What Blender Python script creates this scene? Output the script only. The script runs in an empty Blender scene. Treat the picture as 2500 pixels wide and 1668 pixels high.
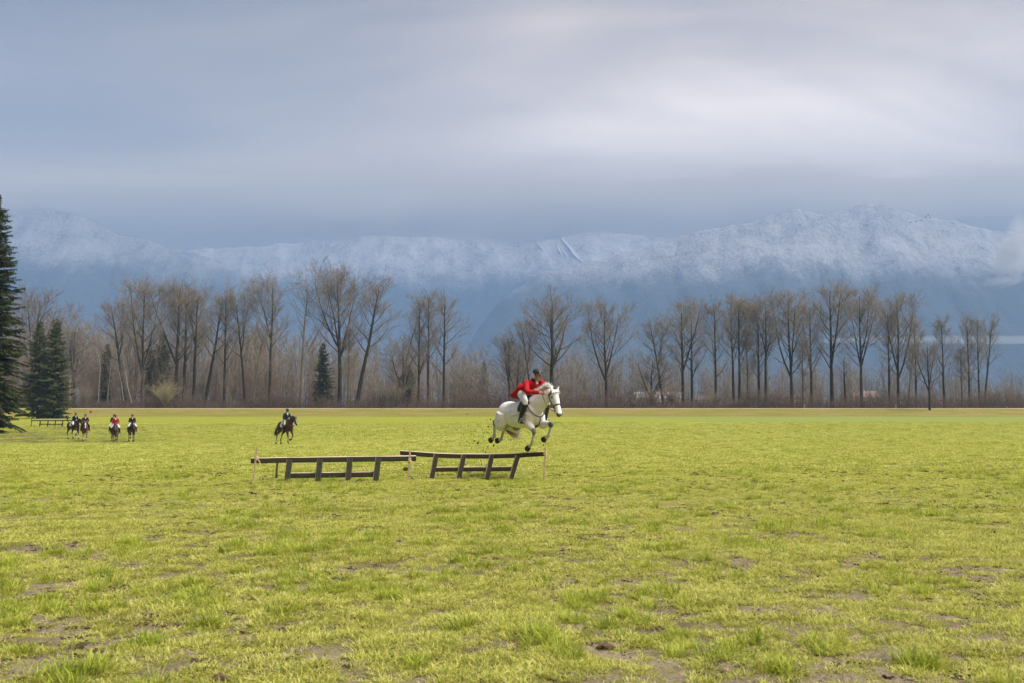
import bpy, bmesh, math, random
import numpy as np
from mathutils import Vector, Matrix
from mathutils.bvhtree import BVHTree

random.seed(7)
RNG = np.random.default_rng(11)
SC = bpy.context.scene
COL = SC.collection

# ------------------------------------------------------------------ camera
FPX = 35.0 / 36.0 * 2500.0            # focal length in pixels of the 2500 px wide photograph
EYE = 1.57
PITCH = math.atan(169.0 / FPX)
cam_data = bpy.data.cameras.new('camera')
cam_data.lens = 35.0
cam_data.sensor_width = 36.0
cam_data.clip_start = 0.1
cam_data.clip_end = 40000.0
cam_data.dof.use_dof = True
cam_data.dof.focus_distance = 23.0
cam_data.dof.aperture_fstop = 4.5
cam = bpy.data.objects.new('camera', cam_data)
cam.location = (0, 0, EYE)
cam.rotation_euler = (math.pi / 2 + PITCH, 0, 0)
COL.objects.link(cam)
SC.camera = cam

# ------------------------------------------------------------------ render settings
SC.view_settings.view_transform = 'Standard'
SC.view_settings.look = 'None'
SC.view_settings.gamma = 1.0
SC.view_settings.use_curve_mapping = False
SC.view_settings.exposure = 2.1
cy = SC.cycles
cy.use_denoising = True
try:
    cy.denoiser = 'OPENIMAGEDENOISE'
    cy.denoising_input_passes = 'RGB_ALBEDO_NORMAL'
except Exception:
    pass
cy.max_bounces = 5
cy.diffuse_bounces = 2
cy.glossy_bounces = 2
cy.transmission_bounces = 3
cy.volume_bounces = 1
cy.transparent_max_bounces = 8
cy.use_adaptive_sampling = True
cy.adaptive_threshold = 0.02
cy.caustics_reflective = False
cy.caustics_refractive = False

# ------------------------------------------------------------------ sky and sun
SUN_AZ = math.radians(108)            # to the right of the camera, a little behind it
SUN_EL = math.radians(58)
world = bpy.data.worlds.new('World')
SC.world = world
world.use_nodes = True
wt = world.node_tree
for n in list(wt.nodes):
    wt.nodes.remove(n)
def wn(kind, **kw):
    n = wt.nodes.new(kind)
    for k, v in kw.items():
        setattr(n, k, v)
    return n
def wmath(op, a, b=None, c=None):
    n = wt.nodes.new('ShaderNodeMath'); n.operation = op
    for i, v in enumerate((a, b, c)):
        if v is None: continue
        if isinstance(v, (int, float)): n.inputs[i].default_value = v
        else: wt.links.new(v, n.inputs[i])
    return n.outputs[0]
wl = wt.links.new
tc = wn('ShaderNodeTexCoord')
sep = wn('ShaderNodeSeparateXYZ'); wl(tc.outputs['Generated'], sep.inputs[0])
zc = wmath('MAXIMUM', sep.outputs['Z'], 0.0)
# cloud deck: the view direction projected on a high plane
den = wmath('ADD', zc, 0.16)
comb = wn('ShaderNodeCombineXYZ')
wl(wmath('DIVIDE', sep.outputs['X'], den), comb.inputs[0])
wl(wmath('DIVIDE', sep.outputs['Y'], den), comb.inputs[1])
def wnoise(scale, detail, rough, loc, stretch):
    mp = wn('ShaderNodeMapping'); mp.inputs['Location'].default_value = loc
    mp.inputs['Scale'].default_value = stretch
    wl(comb.outputs[0], mp.inputs['Vector'])
    nz = wn('ShaderNodeTexNoise'); nz.inputs['Scale'].default_value = scale
    nz.inputs['Detail'].default_value = detail; nz.inputs['Roughness'].default_value = rough
    nz.inputs['Distortion'].default_value = 0.5
    wl(mp.outputs[0], nz.inputs['Vector'])
    return nz.outputs['Fac']
n1 = wnoise(0.50, 3.0, 0.5, (5.2, 0.4, 0.0), (0.8, 1.0, 1.0))
n2 = wnoise(1.5, 4.0, 0.55, (2.3, 6.2, 0.4), (0.5, 1.2, 1.0))
# overcast sky: the zenith about three times as bright as the horizon
cie = wmath('MULTIPLY_ADD', zc, 0.42, 0.235)
mott = wmath('ADD', wmath('MULTIPLY', wmath('SUBTRACT', n1, 0.5), 1.9), wmath('MULTIPLY', wmath('SUBTRACT', n2, 0.5), 2.5))
lum = wmath('MULTIPLY', cie, wmath('ADD', mott, wmath('MULTIPLY_ADD', sep.outputs['X'], 1.3, 0.80)))
# a thinner stretch of cloud low on the right
yp = wmath('MAXIMUM', sep.outputs['Y'], 0.05)
ga = wmath('DIVIDE', wmath('SUBTRACT', wmath('DIVIDE', sep.outputs['X'], yp), 0.31), 0.27)
ge = wmath('DIVIDE', wmath('SUBTRACT', sep.outputs['Z'], 0.245), 0.085)
lobe = wmath('POWER', 2.718, wmath('MULTIPLY', wmath('ADD', wmath('MULTIPLY', ga, ga), wmath('MULTIPLY', ge, ge)), -1.0))
lobe = wmath('MULTIPLY', lobe, wmath('MINIMUM', wmath('MULTIPLY', wmath('MAXIMUM', sep.outputs['Y'], 0.0), 4.0), 1.0))
gd2 = Vector((math.sin(SUN_AZ) * math.cos(SUN_EL), math.cos(SUN_AZ) * math.cos(SUN_EL), math.sin(SUN_EL)))
vd2 = wn('ShaderNodeVectorMath', operation='DOT_PRODUCT'); wl(tc.outputs['Generated'], vd2.inputs[0]); vd2.inputs[1].default_value = gd2
lobe2 = wmath('POWER', wmath('MAXIMUM', vd2.outputs['Value'], 0.0), 9.0)
lum = wmath('ADD', lum, wmath('MULTIPLY', lobe, wmath('MULTIPLY_ADD', n2, 1.45, 0.0)))
lum = wmath('ADD', lum, wmath('MULTIPLY', lobe2, 0.40))
ramp = wn('ShaderNodeValToRGB')
ramp.color_ramp.elements[0].position = 0.03; ramp.color_ramp.elements[0].color = (0.032, 0.026, 0.023, 1)
ramp.color_ramp.elements[1].position = 1.0; ramp.color_ramp.elements[1].color = (0.76, 0.63, 0.51, 1)
e = ramp.color_ramp.elements.new(0.5); e.color = (0.350, 0.268, 0.198, 1)
wl(lum, ramp.inputs[0])
sky = wn('ShaderNodeTexSky', sky_type='NISHITA')
sky.sun_disc = False
sky.sun_elevation = SUN_EL
sky.sun_rotation = SUN_AZ
skym = wn('ShaderNodeVectorMath', operation='SCALE'); wl(sky.outputs[0], skym.inputs[0]); skym.inputs['Scale'].default_value = 0.10
mix = wn('ShaderNodeMix', data_type='RGBA'); mix.inputs[0].default_value = 0.94
wl(skym.outputs[0], mix.inputs[6]); wl(ramp.outputs[0], mix.inputs[7])
bg = wn('ShaderNodeBackground'); bg.inputs['Strength'].default_value = 0.57
wl(mix.outputs[2], bg.inputs['Color'])
wo = wn('ShaderNodeOutputWorld'); wl(bg.outputs[0], wo.inputs['Surface'])

sun_data = bpy.data.lights.new('sun', 'SUN')
sun_data.energy = 1.5
sun_data.angle = math.radians(32)
sun_data.color = (1.0, 0.965, 0.91)
sun = bpy.data.objects.new('sun', sun_data)
sd = -gd2
sun.rotation_euler = sd.to_track_quat('-Z', 'Y').to_euler()
sun.location = (0, 0, 60)
COL.objects.link(sun)

# ------------------------------------------------------------------ helpers
_cr = Vector((1, 0, 0)); _cf = Vector((0, math.cos(PITCH), math.sin(PITCH))); _cu = Vector((0, -math.sin(PITCH), math.cos(PITCH)))
def ray(px, py):
    return _cf + _cr * ((px - 1250.0) / FPX) + _cu * ((834.0 - py) / FPX)
def at(px, py, y):
    """measured point: pixel of the photograph at a depth of y metres"""
    d = ray(px, py)
    return Vector((0, 0, EYE)) + d * (y / d.y)
def xat(px, y):
    """sideways position of a photograph column, for things standing on the ground at depth y"""
    return (px - 1250.0) / FPX * y / 1.0024
def hash2(ix, iy, seed):
    h = (ix.astype(np.int64) * 374761393 + iy.astype(np.int64) * 668265263 + seed * 1442695041) & 0xFFFFFFFF
    h = ((h ^ (h >> 13)) * 1274126177) & 0xFFFFFFFF
    h = h ^ (h >> 16)
    return (h & 0xFFFFFF) / float(0xFFFFFF)
def vnoise(x, y, seed=0):
    x = np.asarray(x, float); y = np.asarray(y, float)
    ix = np.floor(x); iy = np.floor(y); fx = x - ix; fy = y - iy
    fx = fx * fx * (3 - 2 * fx); fy = fy * fy * (3 - 2 * fy)
    a = hash2(ix, iy, seed); b = hash2(ix + 1, iy, seed); c = hash2(ix, iy + 1, seed); d = hash2(ix + 1, iy + 1, seed)
    return (a * (1 - fx) + b * fx) * (1 - fy) + (c * (1 - fx) + d * fx) * fy
def fbm(x, y, oct=4, seed=0, gain=0.5):
    s = 0; a = 1.0; t = 0
    for o in range(oct):
        s = s + a * vnoise(np.asarray(x) * 2 ** o + 17.3 * o, np.asarray(y) * 2 ** o - 9.1 * o, seed + o); t += a; a *= gain
    return s / t
def sstep(a, b, x):
    t = np.clip((np.asarray(x, float) - a) / (b - a), 0, 1)
    return t * t * (3 - 2 * t)

def mesh_np(name, verts, faces, smooth=False):
    """verts (n,3) array; faces an (m,k) array or a list of such arrays"""
    me = bpy.data.meshes.new(name)
    if not isinstance(faces, (list, tuple)): faces = [faces]
    faces = [np.asarray(f, np.int32) for f in faces if len(f)]
    nl = sum(f.size for f in faces); nf = sum(len(f) for f in faces)
    me.vertices.add(len(verts)); me.vertices.foreach_set('co', np.asarray(verts, np.float32).ravel())
    me.loops.add(nl); me.polygons.add(nf)
    me.loops.foreach_set('vertex_index', np.concatenate([f.ravel() for f in faces]))
    tot = np.concatenate([np.full(len(f), f.shape[1], np.int32) for f in faces])
    st = np.concatenate([[0], np.cumsum(tot)[:-1]]).astype(np.int32)
    me.polygons.foreach_set('loop_start', st)
    if smooth: me.polygons.foreach_set('use_smooth', np.ones(nf, bool))
    me.update(calc_edges=True)
    return me
def add_obj(name, me, mat=None, parent=None, loc=None):
    o = bpy.data.objects.new(name, me)
    if mat is not None and me is not None:
        for m in (mat if isinstance(mat, (list, tuple)) else [mat]): me.materials.append(m)
    COL.objects.link(o)
    if parent is not None: o.parent = parent
    if loc is not None: o.location = loc
    return o
def tag(o, label=None, category=None, group=None, kind=None):
    if label: o['label'] = label
    if category: o['category'] = category
    if group: o['group'] = group
    if kind: o['kind'] = kind
    return o
def root(name, loc, label, category, group=None, rz=0.0):
    o = bpy.data.objects.new(name, None); COL.objects.link(o)
    o.location = loc; o.rotation_euler = (0, 0, rz); o.empty_display_size = 0.2
    return tag(o, label, category, group)

class NT:
    """short-hand for shader node trees"""
    def __init__(self, name):
        self.m = bpy.data.materials.new(name); self.m.use_nodes = True
        self.t = self.m.node_tree
        self.b = self.t.nodes['Principled BSDF']; self.out = self.t.nodes['Material Output']
        self.L = self.t.links.new
    def n(self, kind, **kw):
        x = self.t.nodes.new(kind)
        for k, v in kw.items(): setattr(x, k, v)
        return x
    def set(self, inp, v):
        if isinstance(v, bpy.types.NodeSocket): self.L(v, inp)
        else: inp.default_value = v
    def math(self, op, a, b=0.0, clamp=False):
        x = self.n('ShaderNodeMath', operation=op, use_clamp=clamp); self.set(x.inputs[0], a); self.set(x.inputs[1], b); return x.outputs[0]
    def coord(self, which='Object', scale=None):
        x = self.n('ShaderNodeTexCoord').outputs[which]
        if scale is not None:
            mp = self.n('ShaderNodeMapping'); mp.inputs['Scale'].default_value = scale; self.L(x, mp.inputs['Vector']); x = mp.outputs[0]
        return x
    def pos(self, scale=None):
        x = self.n('ShaderNodeNewGeometry').outputs['Position']
        if scale is not None:
            mp = self.n('ShaderNodeMapping'); mp.inputs['Scale'].default_value = scale; self.L(x, mp.inputs['Vector']); x = mp.outputs[0]
        return x
    def noise(self, vec, scale, detail=4.0, rough=0.55, dist=0.0):
        x = self.n('ShaderNodeTexNoise'); self.L(vec, x.inputs['Vector'])
        x.inputs['Scale'].default_value = scale; x.inputs['Detail'].default_value = detail
        x.inputs['Roughness'].default_value = rough; x.inputs['Distortion'].default_value = dist
        return x.outputs['Fac']
    def ramp(self, fac, stops):
        x = self.n('ShaderNodeValToRGB'); self.L(fac, x.inputs[0])
        els = x.color_ramp.elements
        while len(els) < len(stops): els.new(0.5)
        for e, (p, c) in zip(els, stops):
            e.position = p; e.color = (*c, 1) if len(c) == 3 else c
        return x.outputs[0]
    def mix(self, fac, a, b, blend='MIX'):
        x = self.n('ShaderNodeMix', data_type='RGBA', blend_type=blend)
        self.set(x.inputs[0], fac)
        for i, v in ((6, a), (7, b)):
            if isinstance(v, tuple) and len(v) == 3: v = (*v, 1)
            self.set(x.inputs[i], v)
        return x.outputs[2]
    def step(self, v, a, b):
        x = self.n('ShaderNodeMapRange', interpolation_type='SMOOTHSTEP'); self.L(v, x.inputs[0])
        x.inputs[1].default_value = a; x.inputs[2].default_value = b; return x.outputs[0]
    def bump(self, h, strength, dist=0.02):
        x = self.n('ShaderNodeBump'); self.L(h, x.inputs['Height']); x.inputs['Strength'].default_value = strength
        x.inputs['Distance'].default_value = dist; self.L(x.outputs[0], self.b.inputs['Normal'])
    def fin(self, col, rough=0.8, spec=0.3):
        self.set(self.b.inputs['Base Color'], (*col, 1) if isinstance(col, tuple) and len(col) == 3 else col)
        self.set(self.b.inputs['Roughness'], rough)
        self.b.inputs['Specular IOR Level'].default_value = spec
        return self.m

def mat_noise(name, c1, c2, scale=8.0, rough=0.8, spec=0.3, stretch=(1, 1, 1), bump=0.0, coord='Object', detail=4.0):
    t = NT(name); v = t.coord(coord, stretch); f = t.noise(v, scale, detail)
    f2 = t.step(f, 0.3, 0.7)
    if bump: t.bump(f, bump, 0.01)
    return t.fin(t.mix(f2, c1, c2), rough, spec)

# ------------------------------------------------------------------ lie of the land
_DY = np.array([-80, 0, 24, 40, 60, 70, 85, 105, 120, 160, 200, 9000.0])
_DZ = np.array([0, 0, 0, -.20, -.55, -.78, -1.22, -.72, -.36, 0.10, 0.45, 0.45])
_yy = np.linspace(-80, 400, 2000); _zz = np.interp(_yy, _DY, _DZ)
_k = np.hanning(41); _k /= _k.sum(); _zz = np.convolve(np.pad(_zz, 20, mode='edge'), _k, 'valid')
def gz(x, y):
    x = np.asarray(x, float); y = np.asarray(y, float)
    base = np.interp(y, _yy, _zz)
    s = x / np.maximum(y, 12.0)
    w = 0.35 + 0.65 * (1 - sstep(-0.24, 0.02, s))
    base = np.where(base < 0, base * w, base)
    roll = (fbm(x * 0.06, y * 0.06, 2, 3) - 0.5) * 0.16 * sstep(24, 40, y) * (1 - sstep(150, 190, y))
    return base + roll
def gzf(x, y):
    return float(gz(np.array([x]), np.array([y]))[0])

def near_relief(x, y):
    """hoof-pocked unevenness of the near turf"""
    f = 1 - sstep(26, 45, y)
    r = (fbm(x * 1.1, y * 1.1, 3, 21) - 0.5) * 0.10 + (fbm(x * 4.5, y * 4.5, 2, 31) - 0.5) * 0.035
    return r * f
def lush(x, y):
    """0 bare mud .. 1 thick grass"""
    return fbm(x * 1.0, y * 0.8, 3, 41, 0.6) * 0.30 + fbm(x * 5.5, y * 4.4, 2, 55, 0.6) * 0.42 + fbm(x * 14, y * 12, 2, 65, 0.6) * 0.28
# ------------------------------------------------------------------ ground
def spaced(parts):
    out = []
    for a, b, n in parts: out.append(np.linspace(a, b, n, endpoint=False))
    return np.concatenate(out)
def make_ground():
    xs = np.concatenate([-np.geomspace(9000, 60, 26), spaced([(-58, -18, 36), (-18, 18, 180), (18, 58, 36)]), np.geomspace(60, 9000, 26)])
    ys = np.concatenate([spaced([(-60, 3, 12), (3, 12, 90), (12, 30, 95), (30, 60, 50), (60, 130, 70), (130, 215, 40)]), np.geomspace(215, 9500, 30)])
    X, Y = np.meshgrid(xs, ys)
    Z = gz(X, Y) + near_relief(X, Y)
    Z = np.where(Y > 1500, Z - 1.0, Z)
    v = np.stack([X.ravel(), Y.ravel(), Z.ravel()], 1)
    ny, nx = X.shape
    i = np.arange(ny - 1)[:, None] * nx + np.arange(nx - 1)[None, :]
    f = np.stack([i, i + 1, i + nx + 1, i + nx], -1).reshape(-1, 4)
    me = mesh_np('field', v, f, True)
    # zones: r trampled mud, g the greener sown strip, b far meadow
    xf, yf = X.ravel(), Y.ravel()
    s = xf / np.maximum(yf, 8)
    nz = fbm(xf * 0.12, yf * 0.12, 4, 71)
    mud = np.clip(sstep(64, 76, yf) * (1 - sstep(112, 130, yf)) * (1 - sstep(-0.40, -0.30, s)) * 0.9, 0, 1)
    mud *= 0.35 + 0.9 * sstep(0.35, 0.65, nz)
    d_near = 165 - 55 * sstep(0.12, 0.30, s) + 18 * sstep(0.36, 0.52, s) + 6 * (nz - 0.5)
    grn = sstep(0.06, 0.11, s) * sstep(d_near, d_near + 10, yf) * (1 - sstep(400, 500, yf))
    att = me.color_attributes.new('zone', 'FLOAT_COLOR', 'POINT')
    a = np.stack([mud, grn, sstep(210, 260, yf), np.ones_like(mud)], 1).astype(np.float32)
    att.data.foreach_set('color', a.ravel())
    t = NT('field_turf')
    P = t.pos()
    zone = t.n('ShaderNodeVertexColor', layer_name='zone').outputs['Color']
    zs = t.n('ShaderNodeSeparateColor'); t.L(zone, zs.inputs[0])
    big = t.noise(t.pos((1, 1, 0)), 0.09, 4, 0.6)
    mid = t.noise(t.pos((1, 0.8, 0)), 1.1, 5, 0.65)
    fine = t.noise(t.pos((1, 1, 0)), 9.0, 4, 0.7)
    band = t.noise(t.pos((0.05, 0.55, 0)), 1.0, 3, 0.6)
    c = t.mix(t.step(big, .3, .7), (0.245, 0.275, 0.026), (0.280, 0.295, 0.034))
    c = t.mix(t.math('MULTIPLY', t.step(mid, .42, .75), 0.6), c, (0.19, 0.22, 0.022))
    c = t.mix(t.math('MULTIPLY', t.step(band, .5, .72), 0.35), c, (0.32, 0.285, 0.060))
    sep = t.n('ShaderNodeSeparateXYZ'); t.L(P, sep.inputs[0])
    near = t.math('SUBTRACT', 1.0, t.step(sep.outputs['Y'], 10.0, 25.0))
    # specks of dark soil between the blades, thinning out with grazing view
    speck = t.math('MULTIPLY', t.step(fine, .50, .72), t.math('MULTIPLY_ADD', near, 0.75))
    speck.node.inputs[2].default_value = 0.18
    c = t.mix(speck, c, (0.10, 0.085, 0.030))
    grit = t.noise(t.pos((1, 1, 0)), 34.0, 3, 0.75)
    soil = t.mix(t.step(t.math('ADD', t.math('MULTIPLY', mid, .45), t.math('MULTIPLY', grit, .55)), .36, .64), (0.090, 0.068, 0.046), (0.270, 0.215, 0.160))
    film = t.math('MULTIPLY', t.step(t.noise(t.pos((1, 0.8, 0)), 5.5, 4, 0.7), .46, .64), 0.75)
    soil = t.mix(film, soil, t.mix(t.step(grit, .4, .6), (0.10, 0.10, 0.026), (0.21, 0.215, 0.036)))
    c = t.mix(near, c, soil)
    streak = t.noise(t.pos((0.25, 0.8, 0)), 0.8, 5, 0.65)
    c = t.mix(t.math('MULTIPLY', t.step(streak, .53, .70), 0.62), c, (0.13, 0.118, 0.040))
    pock = t.noise(t.pos((0.5, 0.9, 0)), 2.2, 4, 0.7)
    c = t.mix(t.math('MULTIPLY', t.step(pock, .54, .70), 0.5), c, (0.10, 0.095, 0.030))
    mudm = t.math('MULTIPLY', zs.outputs[0], t.math('MULTIPLY_ADD', t.step(t.noise(t.pos((0.7, 1, 0)), 0.9, 5, 0.7), .38, .6), 0.75))
    mudm.node.inputs[1].default_value = 1.0
    mudn = t.math('MULTIPLY', zs.outputs[0], t.step(t.noise(t.pos((0.6, 0.5, 0)), 0.9, 5, 0.7), .36, .62))
    c = t.mix(t.math('MULTIPLY', zs.outputs[0], 0.55), c, (0.135, 0.145, 0.022))
    c = t.mix(t.math('MULTIPLY', mudn, 0.8), c, (0.105, 0.090, 0.045))
    c = t.mix(t.math('MULTIPLY', zs.outputs[1], 0.7), c, (0.195, 0.245, 0.060))
    c = t.mix(zs.outputs[2], c, (0.16, 0.135, 0.07))
    h = t.math('ADD', mid, t.math('ADD', t.math('MULTIPLY', fine, 0.6), t.math('MULTIPLY', grit, 0.25)))
    t.bump(h, 0.9, 0.05)
    m = t.fin(c, 0.95, 0.1)
    o = add_obj('field', me, m)
    tag(o, kind='structure')
    return o
make_ground()

# levee with its gravel road
BANK_Y0, BANK_Y1, BANK_Z = 197.0, 209.0, 2.05
def make_bank():
    xs = np.linspace(-420, 420, 421)
    prof = [(BANK_Y0 - 6, -0.2, 0), (BANK_Y0 - 1, 0.06, 0), (BANK_Y0 + 3, 0.42, 0), (BANK_Y0 + 7.5, 1.15, 0), (BANK_Y1 - 0.6, BANK_Z - 0.45 - 0.08, 0), (BANK_Y1 + 0.6, BANK_Z - 0.45, 0), (BANK_Y1 + 6.0, BANK_Z - 0.45, 0), (BANK_Y1 + 12, 0.6, 0), (BANK_Y1 + 15, -0.3, 0)]
    rows = []
    for (y, z, _) in prof:
        n = (fbm(xs * 0.15, np.full_like(xs, y), 3, 91) - 0.5)
        zz = 0.45 + z + n * (0.25 if BANK_Y0 < y < BANK_Y1 - 1 else 0.04)
        rows.append(np.stack([xs, y + n * 0.8, zz], 1))
    v = np.concatenate(rows); nx = len(xs)
    i = np.arange(len(prof) - 1)[:, None] * nx + np.arange(nx - 1)[None, :]
    f = np.stack([i, i + 1, i + nx + 1, i + nx], -1).reshape(-1, 4)
    t = NT('levee_grass')
    a = t.noise(t.pos((0.12, 0.5, 0.8)), 1.0, 5, 0.65)
    b = t.noise(t.pos((1, 1, 1)), 1.6, 4, 0.7)
    c = t.mix(t.step(a, .4, .62), (0.185, 0.180, 0.028), (0.255, 0.205, 0.070))
    c = t.mix(t.math('MULTIPLY', t.step(b, .5, .72), .6), c, (0.105, 0.100, 0.022))
    t.bump(b, 0.8, 0.2)
    o = add_obj('levee', mesh_np('levee', v, f, True), t.fin(c, 0.95, 0.1)); tag(o, kind='structure')
    y0, y1 = BANK_Y1 + 0.3, BANK_Y1 + 5.0
    z = BANK_Z + 0.03
    w = (fbm(xs * 0.3, xs * 0 + 2, 2, 5) - .5) * .5
    v = np.concatenate([np.stack([xs, y0 - 0.5 + w, z - 0.16 + 0 * xs], 1), np.stack([xs, y0 + w, z + 0.02 + 0 * xs], 1), np.stack([xs, y1 + w, z + 0.02 + 0 * xs], 1)])
    i = np.arange(2)[:, None] * nx + np.arange(nx - 1)[None, :]
    f = np.stack([i, i + 1, i + nx + 1, i + nx], -1).reshape(-1, 4)
    o = add_obj('gravel_road', mesh_np('gravel_road', v, f), mat_noise('road_gravel', (0.36, 0.30, 0.24), (0.46, 0.39, 0.32), 2.0, 0.95, 0.1, coord='Object')); tag(o, kind='structure')
make_bank()

# ------------------------------------------------------------------ mountains
def ridge(name, dist, depth, prof, seed, rough, back=900.0, x_pad=1200.0):
    """prof: (px, py) skyline of the photograph; the slope comes down towards the camera from there"""
    px = np.array([p[0] for p in prof], float); py = np.array([p[1] for p in prof], float)
    gx = (px - 1250) / FPX * dist; H = np.array([at(p[0], p[1], dist).z for p in prof])
    n = 330
    xs = np.linspace(gx[0], gx[-1], n)
    Hs = np.interp(xs, gx, H)
    k = np.hanning(13); k /= k.sum()
    Hs = np.convolve(np.pad(Hs, 6, mode='edge'), k, 'valid')
    ts = np.concatenate([np.linspace(0, 1, 100), np.linspace(1.02, 1.5, 6)])
    T, X = np.meshgrid(ts, xs, indexing='ij')
    Hm = np.broadcast_to(Hs, X.shape)
    # gullies: ridged noise stretched down the slope
    warp = (fbm(X / 600, T * 1.4, 3, seed) - .5) * 420
    g = 1 - np.abs(fbm((X + warp) / 300 + T * 0.5, T * 0.9, 4, seed + 7) * 2 - 1)
    g2 = 1 - np.abs(fbm((X + warp * .5) / 95 - T, T * 2.2, 3, seed + 17) * 2 - 1)
    prof_t = np.where(T <= 1, T ** 0.92 * (0.82 + 0.18 * T), 1 - (T - 1) * 1.2)
    env = np.sin(np.clip(T, 0, 1) * math.pi * 0.93) ** 0.8
    Z = Hm * prof_t - (g * 0.13 + g2 * 0.035) * Hm * env * rough
    Z += (fbm(X / 45, T * 18, 3, seed + 3) - .5) * 16 * np.minimum(1, T * 3)
    Y = dist - depth * (1 - T) + (fbm(X / 700, T * 2, 3, seed + 29) - .5) * depth * 0.30 * np.clip(1 - T, 0, 1)
    sc = Y / dist                                # keep the fan of the valley: slopes spread with distance
    XX = X * (0.35 * sc + 0.65)
    Z = np.maximum(Z, -2.0)
    v = np.stack([XX.ravel(), Y.ravel(), Z.ravel()], 1)
    nt, nx = X.shape
    i = np.arange(nt - 1)[:, None] * nx + np.arange(nx - 1)[None, :]
    f = np.stack([i, i + 1, i + nx + 1, i + nx], -1).reshape(-1, 4)
    return mesh_np(name, v, f, True), v, f
def mat_mountain(line, k):
    t = NT('snowy_forest_slope')
    P = t.pos(); sep = t.n('ShaderNodeSeparateXYZ'); t.L(P, sep.inputs[0])
    z = sep.outputs['Z']
    n_line = t.noise(t.pos((1, 1, 0.6)), 0.0042, 6, 0.62)
    tree = t.noise(t.pos((1, 0.5, 0.6)), 0.085, 3, 0.8)
    stand = t.noise(t.pos((1, 0.7, 0.35)), 0.011, 5, 0.65, 0.4)
    alt = t.math('ADD', z, t.math('MULTIPLY', t.math('SUBTRACT', n_line, 0.5), 260.0))
    cover = t.step(alt, line - 120.0, line + 120.0)
    dust = t.math('ADD', t.math('MULTIPLY', tree, 0.75), t.math('MULTIPLY', stand, 0.55))
    white = t.math('MULTIPLY', cover, t.step(t.math('ADD', dust, t.math('MULTIPLY', cover, 0.20)), 0.47, 1.02))
    forest = t.mix(tree, (0.030, 0.034, 0.033), (0.054, 0.060, 0.056))
    snow = t.mix(stand, tuple(k * x for x in (0.50, 0.475, 0.485)), tuple(k * x for x in (0.70, 0.675, 0.68)))
    c = t.mix(white, forest, snow)
    t.bump(t.math('ADD', tree, stand), 0.6, 12.0)
    return t.fin(c, 0.95, 0.05)
M_SNOW = mat_noise('open_snow', (0.78, 0.78, 0.80), (0.86, 0.86, 0.87), 0.02, 0.9, 0.1)
PROF_L = [(-900, 430), (-500, 440), (-200, 430), (0, 470), (110, 492), (165, 500), (230, 535), (330, 568), (420, 590), (480, 606), (560, 640), (660, 690), (760, 760), (860, 850), (960, 940), (1040, 1000)]
PROF_M = [(100, 680), (260, 640), (380, 618), (460, 600), (560, 592), (640, 582), (700, 578), (760, 568), (800, 552), (850, 542), (930, 548), (1050, 548), (1150, 552), (1250, 545), (1350, 540), (1450, 545), (1600, 535), (1750, 545), (1900, 560), (2100, 600), (2300, 660), (2500, 720), (2700, 800)]
PROF_R = [(1060, 1000), (1110, 900), (1170, 790), (1240, 700), (1320, 655), (1400, 632), (1500, 606), (1600, 574), (1700, 545), (1800, 527), (1900, 508), (1960, 494), (2010, 498), (2080, 492), (2130, 470), (2180, 484), (2260, 500), (2340, 520), (2420, 540), (2500, 555), (2600, 560), (2750, 530), (3000, 520), (3400, 540)]
MTN = {}
for nm, dist, depth, pr, sd_, rg, line, wk in (('mountain', 5800, 2000, PROF_M, 101, 1.0, 700.0, 1.22), ('mountain', 4400, 1500, PROF_L, 202, 1.0, 590.0, .56), ('mountain', 3900, 1500, PROF_R, 303, 1.15, 490.0, .68)):
    me, v, f = ridge(nm, dist, depth, pr, sd_, rg)
    o = add_obj(nm, me, mat_mountain(line, wk)); tag(o, kind='structure'); MTN[sd_] = (o, BVHTree.FromPolygons([Vector(p) for p in v], [tuple(q) for q in f.tolist()]))
def snow_patch(mk, line, widths):
    """an open snow chute lying on the slope, following measured pixels"""
    o, bvh = MTN[mk]; L = []; R = []
    for (px, py), w in zip(line, widths):
        hit = bvh.ray_cast(Vector((0, 0, EYE)), ray(px, py).normalized())
        if hit[0] is None: continue
        p = hit[0] - ray(px, py).normalized() * 14
        L.append(p - Vector((w, 0, 0))); R.append(p + Vector((w, 0, 0)))
    if len(L) < 2: return
    vs = L + R; n = len(L)
    fs = [(i, i + 1, n + i + 1, n + i) for i in range(n - 1)]
    me = bpy.data.meshes.new('snow_chute'); me.from_pydata([tuple(p) for p in vs], [], fs)
    add_obj('snow_chute', me, M_SNOW, parent=o)
snow_patch(101, [(1362, 565), (1372, 580), (1380, 592), (1392, 604), (1402, 618), (1412, 630), (1422, 638)], [3, 6, 9, 8, 12, 8, 4])
snow_patch(101, [(1312, 592), (1320, 600), (1326, 608), (1332, 616)], [3, 7, 6, 2])
snow_patch(101, [(1362, 600), (1367, 612), (1374, 625)], [3, 6, 2])
snow_patch(101, [(1368, 602), (1376, 613), (1386, 628)], [2, 5, 2])
snow_patch(101, [(1509, 598), (1514, 606), (1520, 612), (1524, 616)], [3, 9, 13, 6])
snow_patch(101, [(925, 550), (932, 555), (940, 560)], [14, 20, 8])
snow_patch(101, [(1100, 568), (1104, 571)], [14, 10])
snow_patch(101, [(548, 655), (545, 668), (540, 682)], [16, 24, 12])

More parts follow.
